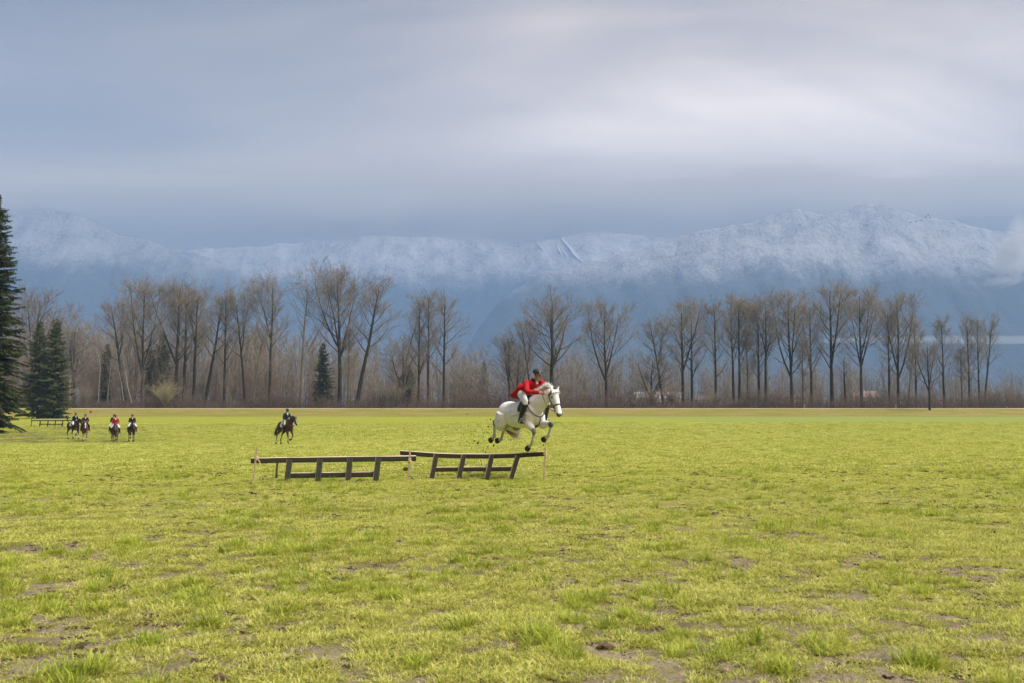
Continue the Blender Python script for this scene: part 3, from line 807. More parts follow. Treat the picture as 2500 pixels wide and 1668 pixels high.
# pale willow shrub and other fans of upright stems
def fan_shrub(px, py, top, y, spread, n, mat, lab, seed, name='willow_shrub', cat='shrub', group='shrubs along the levee'):
    rng = np.random.default_rng(seed); b = at(px, py, y); h = at(px, top, y).z - b.z
    a = rng.random(n) * 6.28; k = rng.random(n) ** .7
    d = np.stack([np.cos(a) * k * spread, np.sin(a) * k * spread * .8, np.full(n, 1.0)], 1)
    s = np.linspace(0, 1, 6); L = h * (.65 + .35 * rng.random(n)) * (1 - .25 * k)
    P = d[:, None, :] * (L[:, None] * s)[:, :, None]; P[:, :, :2] *= (0.7 + 0.5 * s)[None, :, None]
    R = np.maximum(0.045 * (1 - .75 * s)[None, :] * np.ones((n, 1)), .012)
    st = MB(); st.add(*tube_batch(P, R, 4))
    Q, RQ = spawn(rng, P, R, 10, .25, 1, (15, 40), lambda pl, t, g, N: pl * .28 * (.5 + g.random(N)), 3, .08, .05, .6, .4, .014)
    cr = MB(); cr.add(*tube_batch(Q, RQ, 3))
    W, RW = spawn(rng, Q, RQ, 4, .2, 1, (15, 45), lambda pl, t, g, N: .6 * (.5 + g.random(N)) * h / 6, 2, .05, .05, .7, .5, .011)
    cr.add(*cones(W[:, 0], W[:, 1], RW[:, 0] * 1.2))
    r = root(name, (b.x, b.y, b.z), lab, cat, group)
    add_obj('stems', st.mesh('stems', True), mat, r); add_obj('crown', cr.mesh('crown'), mat, r)
fan_shrub(402, 994, 925, 217, .75, 46, M_WILLOW, 'pale yellowish willow shrub fanning out at the wood edge', 5)
fan_shrub(960, 994, 925, 219, .8, 36, M_TWIG, 'tan twiggy shrub below the half dead tree', 6)
fan_shrub(205, 994, 940, 217, .7, 30, M_TWIG, 'dry tan shrub behind the dark horse on the left', 7)
fan_shrub(1640, 995, 940, 220, .8, 40, M_TWIGR, 'reddish shrub before the long white barn', 8)
fan_shrub(1590, 995, 948, 219, .8, 34, M_TWIGR, 'reddish shrub at the left end of the long white barn', 9)
fan_shrub(1745, 995, 950, 221, .9, 34, M_TWIG, 'tan shrub left of the single straight tree', 10)
fan_shrub(2215, 995, 955, 224, .8, 30, M_TWIGG, 'dark grey shrub left of the tree on the levee slope', 12)
fan_shrub(2425, 995, 950, 224, .9, 34, M_TWIGG, 'dark grey shrub at the right end of the tree row', 13)

# woodland thicket behind the row, one mass of thin stems
def thicket():
    rng = np.random.default_rng(77)
    prof_x = np.array([-200, 80, 240, 330, 500, 700, 800, 930, 1060, 1180, 1260, 1420, 1560, 1640, 1800, 2000, 2200, 2350, 2500, 2700])
    prof_y = np.array([800, 810, 822, 815, 825, 830, 850, 868, 875, 885, 880, 872, 885, 900, 898, 905, 915, 918, 925, 925])
    protos = []
    for k in range(9):
        g = np.random.default_rng(500 + k)
        n0 = 3
        P = np.zeros((n0, 6, 3)); s = np.linspace(0, 1, 6)
        a = g.random(n0) * 6.28; kk = g.random(n0) * .16
        P[:, :, 0] = np.cos(a)[:, None] * kk[:, None] * s; P[:, :, 1] = np.sin(a)[:, None] * kk[:, None] * s; P[:, :, 2] = s * (.75 + .25 * g.random(n0))[:, None]
        P[:, :, :2] += g.normal(0, .012, (n0, 6, 2)).cumsum(1) + g.normal(0, .05, (n0, 1, 2))
        R = .0065 * (1 - .8 * s)[None, :] * np.ones((n0, 1))
        Q, RQ = spawn(g, P, R, 8, .25, 1, (18, 45), lambda pl, t, gg, N: .26 * (1.1 - t * .5) * (.5 + .7 * gg.random(N)), 3, .20, .06, .55, .3, .0018)
        W, RW = spawn(g, Q, RQ, 5, .2, 1, (16, 48), lambda pl, t, gg, N: .13 * (.5 + .8 * gg.random(N)), 2, .08, .05, .7, .5, .0013)
        mb = MB(); mb.add(*tube_batch(P, R, 3)); mb.add(*tube_batch(Q, RQ, 3))
        V, F = np.concatenate(mb.v), np.concatenate(mb.q)
        V2, F2 = cones(W[:, 0], W[:, 1], RW[:, 0] * 1.7)
        protos.append((V, F, V2, F2))
    for nm, mat, cnt, ylo, yhi, fh, lab in (('woodland_thicket', M_TWIGG, 840, 236, 330, (.70, 1.14), 'grey brown thicket of bare saplings filling the wood'), ('woodland_undergrowth', M_TWIGR, 560, 221, 262, (.26, .66), 'reddish brown undergrowth between the trunks')):
        mb = MB()
        for i in range(cnt):
            px = rng.uniform(-150, 2650)
            if px > 1560 and nm != 'woodland_undergrowth' and rng.random() < 0.15: continue
            y = rng.uniform(ylo, yhi)
            top = np.interp(px, prof_x, prof_y) + rng.normal(0, 12)
            x = xat(px, y); h = (at(px, top, y).z - 0.8) * rng.uniform(*fh)
            V, F, V2, F2 = protos[rng.integers(9)]
            a = rng.random() * 6.28; c, s_ = math.cos(a), math.sin(a)
            M = np.array([[c, -s_, 0], [s_, c, 0], [0, 0, 1]]).T * h
            M = M * np.array([1.15, 1.15, 1])[None, :]
            o = np.array([x, y, 0.8])
            mb.add(V @ M + o, F); mb.add(V2 @ M + o, F2)
        o = add_obj(nm, mb.mesh(nm), mat); tag(o, lab, 'thicket', kind='stuff')
thicket()
def brambles():
    rng = np.random.default_rng(91)
    n = 12500
    px = rng.uniform(-100, 2620, n); y = rng.uniform(BANK_Y1 + 6.5, BANK_Y1 + 17, n); x = xat(px, y)
    hmax = 1.4 + 5.4 * fbm(x / 9, y / 6, 3, 13) ** 1.4
    a = rng.random(n) * 6.28; L = hmax * (0.45 + .65 * rng.random(n))
    m = 4; s = np.linspace(0, 1, m)
    P = np.zeros((n, m, 3)); out = L * (.35 + .5 * rng.random(n))
    P[:, :, 0] = x[:, None] + np.cos(a)[:, None] * out[:, None] * s; P[:, :, 1] = y[:, None] + np.sin(a)[:, None] * out[:, None] * s * .6
    P[:, :, 2] = 1.0 + L[:, None] * (1.35 * s - .5 * s ** 2) + (rng.random(n) * hmax * .25)[:, None]
    R = (.019 + .014 * rng.random(n))[:, None] * np.linspace(1, .4, m)[None, :]
    mb = MB(); mb.add(*tube_batch(P, R, 3))
    T, RT = P[:, 1:], R[:, 1:]
    Q, RQ = spawn(rng, T, RT, 3, .1, 1, (25, 65), lambda pl, t, g, N: .8 * (.5 + g.random(N)), 2, .02, .05, .8, .5, .015)
    mb.add(*cones(Q[:, 0], Q[:, 1], RQ[:, 0] * 1.4))
    o = add_obj('bramble_hedge', mb.mesh('bramble_hedge'), M_BRAMBLE); tag(o, 'low reddish brown bramble hedge behind the levee road', 'hedge', kind='stuff')
brambles()
# ------------------------------------------------------------------ grass
def grass_mat(name, cols, trans):
    t = NT(name)
    att = t.n('ShaderNodeVertexColor', layer_name='tint').outputs['Color']
    at_s = t.n('ShaderNodeSeparateColor'); t.L(att, at_s.inputs[0])
    rnd = t.n('ShaderNodeObjectInfo').outputs['Random']
    big = t.noise(t.pos((1, 1, 0)), 1.6, 4, 0.7)
    v = t.math('ADD', t.math('MULTIPLY', at_s.outputs[0], 0.55), t.math('MULTIPLY', t.math('ADD', t.math('MULTIPLY', rnd, 0.45), t.math('MULTIPLY', big, 0.60)), 0.45))
    c = t.ramp(v, cols)
    c = t.mix(t.math('MULTIPLY', at_s.outputs[2], 0.75), c, (0.46, 0.37, 0.16))
    b = t.b; t.set(b.inputs['Base Color'], c); b.inputs['Roughness'].default_value = 0.55; b.inputs['Specular IOR Level'].default_value = 0.35
    tr = t.n('ShaderNodeBsdfTranslucent'); t.L(c, tr.inputs['Color'])
    ms = t.n('ShaderNodeMixShader'); ms.inputs[0].default_value = trans
    t.L(b.outputs[0], ms.inputs[1]); t.L(tr.outputs[0], ms.inputs[2]); t.L(ms.outputs[0], t.out.inputs['Surface'])
    return t.m
M_GRASS = grass_mat('grass_blades', [(0.22, (0.16, 0.21, 0.020)), (0.42, (0.42, 0.46, 0.062)), (0.58, (0.58, 0.595, 0.108)), (0.76, (0.73, 0.69, 0.22))], 0.42)
M_TUFT = grass_mat('tall_grass_blades', [(0.20, (0.16, 0.23, 0.024)), (0.5, (0.36, 0.43, 0.044)), (0.8, (0.54, 0.565, 0.070))], 0.42)
def clump_mesh(seed, n, rad, hgt, wid, flat=0.5, dry=0.12):
    rng = np.random.default_rng(seed)
    r = rad * np.sqrt(rng.random(n)); a = rng.random(n) * 6.28
    base = np.stack([r * np.cos(a), r * np.sin(a), np.full(n, -0.012)], 1)
    h = hgt * (0.45 + 0.75 * rng.random(n)); az = a + rng.normal(0, 1.1, n)
    lean = flat * (0.35 + rng.random(n))
    dirn = np.stack([np.cos(az), np.sin(az)], 1)
    s = np.array([0, .4, .75, 1.0]); w = np.array([.8, 1.0, .7, 0.0])
    P = np.zeros((n, 4, 3))
    P[:, :, :2] = base[:, None, :2] + dirn[:, None, :] * (h * lean)[:, None, None] * (s ** 1.7)[None, :, None]
    P[:, :, 2] = base[:, None, 2] + h[:, None] * (s - 0.38 * lean[:, None] * s ** 2.2)
    sd = np.stack([-np.sin(az + rng.normal(0, .8, n)), np.cos(az), np.zeros(n)], 1); sd /= np.linalg.norm(sd, axis=1, keepdims=True)
    W = wid * (0.7 + 0.6 * rng.random(n))
    Lf = P[:, :3] - sd[:, None, :] * (W[:, None] * w[:3])[:, :, None] * .5; Rt = P[:, :3] + sd[:, None, :] * (W[:, None] * w[:3])[:, :, None] * .5
    V = np.concatenate([Lf, Rt, P[:, 3:4]], 1).reshape(-1, 3)
    b = (np.arange(n) * 7)[:, None]
    Q = np.concatenate([b + np.array([0, 3, 4, 1]), b + np.array([1, 4, 5, 2])]); T = b + np.array([2, 5, 6])
    me = mesh_np('grass_clump', V, [Q, T])
    col = np.zeros((n, 7, 4)); col[:, :, 0] = rng.random(n)[:, None]; col[:, :, 2] = (rng.random(n) < dry)[:, None] * rng.random(n)[:, None]; col[:, :, 3] = 1
    ca = me.color_attributes.new('tint', 'FLOAT_COLOR', 'POINT'); ca.data.foreach_set('color', col.astype(np.float32).ravel())
    return me
M_CRUMB = mat_noise('earth_crumbs', (0.030, 0.022, 0.014), (0.10, 0.068, 0.042), 60, .95, .1)
def crumb_mesh(seed):
    rng = np.random.default_rng(seed); bm = bmesh.new()
    for k in range(6):
        ret = bmesh.ops.create_icosphere(bm, subdivisions=1, radius=rng.uniform(.006, .017)); c = Vector((rng.normal(0, .03), rng.normal(0, .03), .012))
        for v in ret['verts']: v.co = Vector((v.co.x * 1.9, v.co.y, v.co.z * .55)) * (1 + rng.normal(0, .25)) + c
    me = bpy.data.meshes.new('earth_crumb'); bm.to_mesh(me); bm.free(); return me
def grass_field(name, label, clumps, pts, rot, scl, idx):
    coll = bpy.data.collections.new(name + '_kinds')
    for i, (me, mat) in enumerate(clumps):
        me.materials.append(mat); o = bpy.data.objects.new('%s_kind_%02d' % (name, i), me); coll.objects.link(o)
    me = mesh_np(name, pts, np.zeros((0, 3), int)) if False else bpy.data.meshes.new(name)
    me.vertices.add(len(pts)); me.vertices.foreach_set('co', pts.astype(np.float32).ravel())
    for nm, ty, arr, key in (('rot', 'FLOAT_VECTOR', rot, 'vector'), ('scl', 'FLOAT_VECTOR', scl, 'vector')):
        a = me.attributes.new(nm, ty, 'POINT'); a.data.foreach_set(key, arr.astype(np.float32).ravel())
    a = me.attributes.new('kind', 'INT', 'POINT'); a.data.foreach_set('value', idx.astype(np.int32))
    o = add_obj(name, me)
    ng = bpy.data.node_groups.new(name + '_scatter', 'GeometryNodeTree')
    ng.interface.new_socket('Geometry', in_out='INPUT', socket_type='NodeSocketGeometry'); ng.interface.new_socket('Geometry', in_out='OUTPUT', socket_type='NodeSocketGeometry')
    N = ng.nodes.new; L = ng.links.new
    gi = N('NodeGroupInput'); go = N('NodeGroupOutput'); ci = N('GeometryNodeCollectionInfo'); ip = N('GeometryNodeInstanceOnPoints')
    ci.inputs[0].default_value = coll; ci.inputs['Separate Children'].default_value = True; ci.inputs['Reset Children'].default_value = True
    def na(nm, ty):
        n = N('GeometryNodeInputNamedAttribute'); n.data_type = ty; n.inputs[0].default_value = nm; return n.outputs[0]
    L(gi.outputs[0], ip.inputs['Points']); L(ci.outputs[0], ip.inputs['Instance'])
    ip.inputs['Pick Instance'].default_value = True
    L(na('kind', 'INT'), ip.inputs['Instance Index']); L(na('scl', 'FLOAT_VECTOR'), ip.inputs['Scale'])
    e2r = N('FunctionNodeEulerToRotation'); L(na('rot', 'FLOAT_VECTOR'), e2r.inputs[0]); L(e2r.outputs[0], ip.inputs['Rotation'])
    L(ip.outputs[0], go.inputs[0])
    md = o.modifiers.new('scatter', 'NODES'); md.node_group = ng
    tag(o, label, 'grass', kind='stuff')
    return o
def scatter_band(rng, y0, y1, n, margin=1.06):
    """uniform over the ground seen between two depths, with a margin to the sides"""
    y = np.sqrt(y0 * y0 + (y1 * y1 - y0 * y0) * rng.random(n))
    x = (rng.random(n) * 2 - 1) * (1250 / FPX * margin * y + 0.8)
    return x, y
def build_grass():
    rng = np.random.default_rng(5)
    short = [(clump_mesh(600 + i, 40, 0.070, 0.044, 0.0044, 1.15, .24), M_GRASS) for i in range(6)]
    tuft = [(clump_mesh(620 + i, 64, 0.062, 0.095, 0.0050, 0.75, .10), M_TUFT) for i in range(4)]
    leafy = [(clump_mesh(640 + i, 22, 0.055, 0.024, 0.011, 1.3, .10), M_TUFT) for i in range(2)]
    crumb = [(crumb_mesh(650 + i), M_CRUMB) for i in range(3)]
    kinds = short + tuft + leafy + crumb
    X, Y, K, S = [], [], [], []
    for y0, y1, n in ((3.6, 9, 30000), (9, 16, 56000), (16, 27, 60000)):
        x, y = scatter_band(rng, y0, y1, n)
        lv = lush(x, y)
        thr = 0.448 + 0.044 * (1 - sstep(5, 14, y))         # sparser and barer close by
        good = lv > thr
        keep = good | (rng.random(n) < 0.22 + 0.2 * sstep(9, 17, y))
        x, y, lv, thr, good = x[keep], y[keep], lv[keep], thr[keep], good[keep]; m = len(x)
        k = rng.integers(0, 6, m)
        tall = (fbm(x * 1.1 + 40, y * 0.9, 3, 8) > 0.56) & (lv > thr + .07) & (rng.random(m) < .10)
        k = np.where(tall, 6 + rng.integers(0, 4, m), k)
        lf = (rng.random(m) < np.where(good, .06, .45)) & ~tall; k = np.where(lf, 10 + rng.integers(0, 2, m), k)
        s = (0.65 + 0.6 * rng.random(m)) * np.where(good, 1.0, 0.6) * (1 + 1.3 * np.clip(lv - thr, 0, .25))
        X.append(x); Y.append(y); K.append(k); S.append(s)
    for y0, y1, n in ((3.6, 9, 3600), (9, 17, 10000), (17, 30, 11000)):      # crumbs of earth, dead leaves, hoof-torn bits
        x, y = scatter_band(rng, y0, y1, n); keep = fbm(x * 1.3, y * 1.0, 3, 99) > .47; x, y = x[keep], y[keep]; m = len(x)
        X.append(x); Y.append(y); K.append(12 + rng.integers(0, 3, m)); S.append((.22 + .55 * rng.random(m) ** 2) * (1 + .9 * sstep(10, 28, y)))
    # lone tall tufts picked from the photograph
    for (px, py, sc) in ((530, 1525, 1.15), (1130, 1540, 1.0), (700, 1425, .9), (1160, 1303, .9), (1310, 1570, 1.3), (2240, 1620, 1.2), (250, 1405, 1.0), (600, 1395, .8), (1330, 1420, .8), (1020, 1625, 1.0), (2310, 1420, .9), (1440, 1330, .7), (360, 1570, 1.2), (1900, 1640, 1.1), (160, 1655, 1.2)):
        d = ray(px, py); p = Vector((0, 0, EYE)) + d * (EYE / -d.z)
        for j in range(5):
            X.append([p.x + rng.normal(0, .05)]); Y.append([p.y + rng.normal(0, .05)]); K.append([6 + int(rng.integers(0, 4))]); S.append([sc * rng.uniform(.8, 1.25)])
    X = np.concatenate(X); Y = np.concatenate(Y); K = np.concatenate(K).astype(int); S = np.concatenate(S); n = len(X)
    Z = gz(X, Y) + near_relief(X, Y)
    rot = np.stack([rng.normal(0, .12, n), rng.normal(0, .12, n), rng.random(n) * 6.28], 1)
    scl = np.stack([S, S, S * (0.75 + .5 * rng.random(n))], 1)
    grass_field('grass', 'short yellow green grass growing in clumps on the near field', kinds, np.stack([X, Y, Z], 1), rot, scl, K)
    # coarser turf farther out
    kinds2 = [(clump_mesh(660 + i, 90, 0.30, 0.060, 0.012, 1.0, .18), M_GRASS) for i in range(5)] + [(clump_mesh(680 + i, 60, 0.16, 0.10, 0.012, 0.7, .1), M_TUFT) for i in range(3)]
    X, Y = [], []
    for y0, y1, n in ((26, 45, 26000), (45, 75, 26000), (75, 135, 22000)):
        x, y = scatter_band(rng, y0, y1, n, 1.03)
        keep = (lush(x * .7, y * .7) > .43) | (rng.random(n) < .35)
        poached = sstep(66, 76, y) * (1 - sstep(112, 126, y)) * (1 - sstep(-0.40, -0.33, x / y))     # ground torn up by the riders
        keep &= rng.random(n) > poached * (.55 + .6 * (fbm(x * .35, y * .2, 3, 7) - .3))
        X.append(x[keep]); Y.append(y[keep])
    X = np.concatenate(X); Y = np.concatenate(Y); n = len(X)
    K = np.where(rng.random(n) < .05, 5 + rng.integers(0, 3, n), rng.integers(0, 5, n))
    S = (0.8 + 0.5 * rng.random(n)) * (1 + 0.5 * sstep(40, 75, Y) + 0.6 * sstep(75, 130, Y))
    Z = gz(X, Y) + near_relief(X, Y)
    rot = np.stack([rng.normal(0, .05, n), rng.normal(0, .05, n), rng.random(n) * 6.28], 1)
    grass_field('far_grass', 'even yellow green turf of the middle field', kinds2, np.stack([X, Y, Z], 1), rot, np.stack([S, S, S * .95], 1), K)
build_grass()
# ------------------------------------------------------------------ wooden jumps
def wood_mat(name, c1, c2, moss=None):
    t = NT(name); v = t.coord('Object', (0.6, 6, 6)); f = t.noise(v, 4.0, 6, 0.7); g = t.noise(t.coord('Object'), 1.6, 4, 0.65)
    c = t.mix(t.step(f, .3, .7), c1, c2)
    if moss: c = t.mix(t.math('MULTIPLY', t.step(g, .42, .62), .8), c, moss)
    c = t.mix(t.math('MULTIPLY', t.step(t.noise(t.coord('Object', (2, 14, 14)), 3.0, 3, .6), .60, .72), .6), c, tuple(x * .45 for x in c1))
    t.bump(f, 0.5, 0.006)
    return t.fin(c, 0.88, 0.2)
M_WGREEN = wood_mat('weathered_green_wood', (0.042, 0.039, 0.029), (0.070, 0.064, 0.047), (0.042, 0.053, 0.034))
M_WBROWN = wood_mat('weathered_brown_wood', (0.034, 0.027, 0.021), (0.062, 0.050, 0.037), (0.043, 0.041, 0.027))
M_WEDGE = wood_mat('worn_skylit_wood', (0.46, 0.36, 0.25), (0.62, 0.52, 0.38))  # worn bare wood, pale also to carry the light from above
M_STAKE = wood_mat('raw_stake_wood', (0.38, 0.30, 0.19), (0.52, 0.43, 0.30))
M_TWINE = mat_noise('hemp_twine', (0.62, 0.42, 0.22), (0.78, 0.66, 0.46), 30, 0.9, 0.1)
M_STEEL = mat_noise('grey_strut', (0.17, 0.18, 0.20), (0.25, 0.26, 0.29), 6, 0.6, 0.4)
def board_mesh(name, L, H, T, mats, sag=None, taper=0.0, seed=0):
    """board along local X from 0 to L, H tall (local Z, centred), T thick (local Y); top face of worn wood with sky light in its colour"""
    rng = np.random.default_rng(seed); n = 13
    xs = np.linspace(0, L, n); bv = min(T, H) * (.22 if len(mats) > 1 else .10)
    prof = np.array([(-T / 2, -H / 2 + bv), (-T / 2 + bv, -H / 2), (T / 2 - bv, -H / 2), (T / 2, -H / 2 + bv), (T / 2, H / 2 - bv), (T / 2 - bv, H / 2), (-T / 2 + bv, H / 2), (-T / 2, H / 2 - bv)])
    V = []
    for i, x in enumerate(xs):
        j = rng.normal(0, .0016, (8, 2)); dz = 0 if sag is None else np.interp(x / L, *sag)
        for (py, pz), (jy, jz) in zip(prof, j): V.append((x, py + jy, pz + jz + dz))
    F = [[i * 8 + k, i * 8 + (k + 1) % 8, (i + 1) * 8 + (k + 1) % 8, (i + 1) * 8 + k] for i in range(n - 1) for k in range(8)]
    me = bpy.data.meshes.new(name); me.from_pydata(V, [], F + [list(range(7, -1, -1)), [(n - 1) * 8 + k for k in range(8)]])
    for m in mats: me.materials.append(m)
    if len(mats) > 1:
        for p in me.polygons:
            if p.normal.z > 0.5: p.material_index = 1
    return me
def board(name, a, b, H, T, mats, parent, face=None, seed=0, sag=None):
    """place a board from point a to b; face: the direction its broad side looks to"""
    d = b - a; L = d.length; X = d.normalized(); fy = face or Vector((0, -1, 0))
    Y = (fy - X * fy.dot(X)).normalized() * -1; Z = X.cross(Y)
    if Z.z < -0.01: Z = -Z; Y = -Y
    o = add_obj(name, board_mesh(name, L, H, T, mats, sag, seed=seed), None, parent)
    M = Matrix((X, Y, Z)).transposed().to_4x4(); M.translation = a
    o.matrix_parent_inverse = Matrix(); o.matrix_local = (Matrix.Translation(parent.location).inverted() @ M)
    return o
def gpt(px, y):
    x = xat(px, y)
    return Vector((x, y, gzf(x, y)))
def jump(label, rail, posts, low, yb, lean, mats, H=.125, T=.07, strut=None, group='low wooden hunt jumps', extra=None, seed=1):
    """rail: list of (px, py) centres; posts: (px_top, py_top, px_bot); low: (px0, py0, px1, py1) of the lower rail"""
    pc = gpt((rail[0][0] + rail[-1][0]) / 2, yb)
    r = root('wooden_jump', pc, label, 'jump', group)
    yt = yb + lean
    a = at(*rail[0], yt); b = at(*rail[-1], yt)
    tz = [(at(px, py, yt).x - a.x) / (b.x - a.x) for px, py in rail]; sz = [at(px, py, yt).z - (a.z + (b.z - a.z) * t) for (px, py), t in zip(rail, tz)]
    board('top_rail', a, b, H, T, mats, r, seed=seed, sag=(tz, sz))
    pb = []
    for i, (pt, py, pbx) in enumerate(posts):
        top = at(pt, py, yt - .012); top.y -= T * 1.02; bot = gpt(pbx, yb); bot.z -= .12; bot.y -= T * 1.02
        board('post', bot, top, H * 1.02, T, mats, r, seed=seed + 10 + i)
        pb.append((bot, top))
    if low:
        for i in range(len(posts) - 1):
            t0 = i / (len(posts) - 1.0); t1 = (i + 1) / (len(posts) - 1.0)
            ya = yb + lean * .35
            p0 = at(low[0] + (low[2] - low[0]) * t0, low[1] + (low[3] - low[1]) * t0, ya); p1 = at(low[0] + (low[2] - low[0]) * t1, low[1] + (low[3] - low[1]) * t1, ya)
            g = (p1 - p0) * (0.0006); board('lower_rail', p0 + g, p1 - g, H * .98, T * .9, mats, r, seed=seed + 30 + i)
    if strut:
        top = at(strut[0], strut[1], yb + lean + .06); bot = gpt(strut[2], yb + 1.3); bot.z -= .05
        board('strut', bot, top, .05, .03, [M_STEEL], r, seed=seed + 50)
    if extra:
        for e in extra:
            p0 = at(e[0], e[1], yt + .06); p1 = at(e[2], e[3], yt + .06); board('back_rail', p0, p1, H * .8, T, mats, r, seed=seed + 60)
    return r
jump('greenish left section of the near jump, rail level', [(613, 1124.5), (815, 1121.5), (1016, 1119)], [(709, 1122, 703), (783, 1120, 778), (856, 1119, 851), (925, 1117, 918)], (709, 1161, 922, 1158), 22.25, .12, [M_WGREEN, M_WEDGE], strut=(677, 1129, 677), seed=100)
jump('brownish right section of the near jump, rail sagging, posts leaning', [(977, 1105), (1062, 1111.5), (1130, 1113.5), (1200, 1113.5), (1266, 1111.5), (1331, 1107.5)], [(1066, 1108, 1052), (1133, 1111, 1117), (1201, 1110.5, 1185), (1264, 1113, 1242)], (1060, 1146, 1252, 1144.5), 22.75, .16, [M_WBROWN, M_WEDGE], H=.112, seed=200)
jump('small dark jump far off beside the huge spruce', [(76, 1027), (125, 1027), (186, 1026.4)], [(99.5, 1027, 98), (118.5, 1027, 117.5), (136.5, 1027, 135.5), (154, 1027, 153)], (98, 1036, 154, 1036), 119.0, .12, [M_WBROWN, M_WBROWN], H=.12, seed=300)
def stake(label, ptop, pbot, y, w=.036, tie=None, mat=None, seed=0, twine=True):
    top = at(*ptop, y); bot = gpt(pbot, y); 
    r = root('wooden_stake', bot, label, 'stake', 'stakes tied to the jumps')
    b2 = bot.copy(); b2.z -= .1
    board('shaft', b2, top, w, w, [mat or M_STAKE], r, seed=seed)
    if twine and tie:
        rng = np.random.default_rng(seed); c = at(*tie, y); mb = MB()
        for k in range(5):          # wraps round stake and rail
            z = c.z - bot.z + rng.uniform(-.035, .035); a = np.linspace(0, 2 * math.pi, 13)
            P = np.stack([c.x - bot.x + np.cos(a) * .036, np.sin(a) * .05 + .02, z + np.sin(a + k) * .02], 1)[None]
            mb.add(*tube_batch(P, np.full((1, 13), .0055), 5))
        for k in range(3):          # loose hanging ends
            s = np.linspace(0, 1, 7); L = rng.uniform(.14, .26); dx = rng.uniform(.03, .10)
            P = np.stack([c.x - bot.x + .02 + dx * np.sin(s * 2.2), -.035 - .02 * s, c.z - bot.z - L * s ** 1.3], 1)[None]
            mb.add(*tube_batch(P, np.full((1, 7), .0045), 5))
        add_obj('twine', mb.mesh('twine', True), M_TWINE, r)
    return r
stake('pale stake at the left end of the near jump, twine at rail height', (627, 1093), 621, 22.13, tie=(625.5, 1120), seed=1)
stake('pale stake between the two sections of the near jump', (1001, 1099), 997, 22.08, tie=(1000, 1124), seed=2)
stake('pale stake at the right end of the near jump', (1331.5, 1092), 1327, 22.72, tie=(1331, 1106), seed=3)
stake('thin dark stake at the left end of the small far jump', (78, 1018), 77, 118.9, w=.06, mat=M_WBROWN, seed=4, twine=False)

# red marker by the levee
def marker():
    y = 192.0; b = gpt(222, y); r = root('marker_post', b, 'small red marker board on a pale post below the levee', 'marker')
    top = at(222, 1003, y).z - b.z
    bm = bmesh.new(); bmesh.ops.create_cube(bm, size=1.0)
    for v in bm.verts: v.co = Vector((v.co.x * .07, v.co.y * .07, (v.co.z + .5) * (top - .3)))
    me = bpy.data.meshes.new('post'); bm.to_mesh(me); bm.free(); add_obj('post', me, M_STAKE, r)
    bm = bmesh.new(); bmesh.ops.create_cube(bm, size=1.0)
    for v in bm.verts: v.co = Vector((v.co.x * .42, v.co.y * .05 - .07, v.co.z * .46 + top - .2))
    bmesh.ops.bevel(bm, geom=bm.edges[:], offset=.012, segments=1)
    me = bpy.data.meshes.new('board'); bm.to_mesh(me); bm.free(); add_obj('board', me, mat_noise('red_paint', (0.50, 0.035, 0.05), (0.58, 0.06, 0.07), 5, .6, .3), r)
marker()

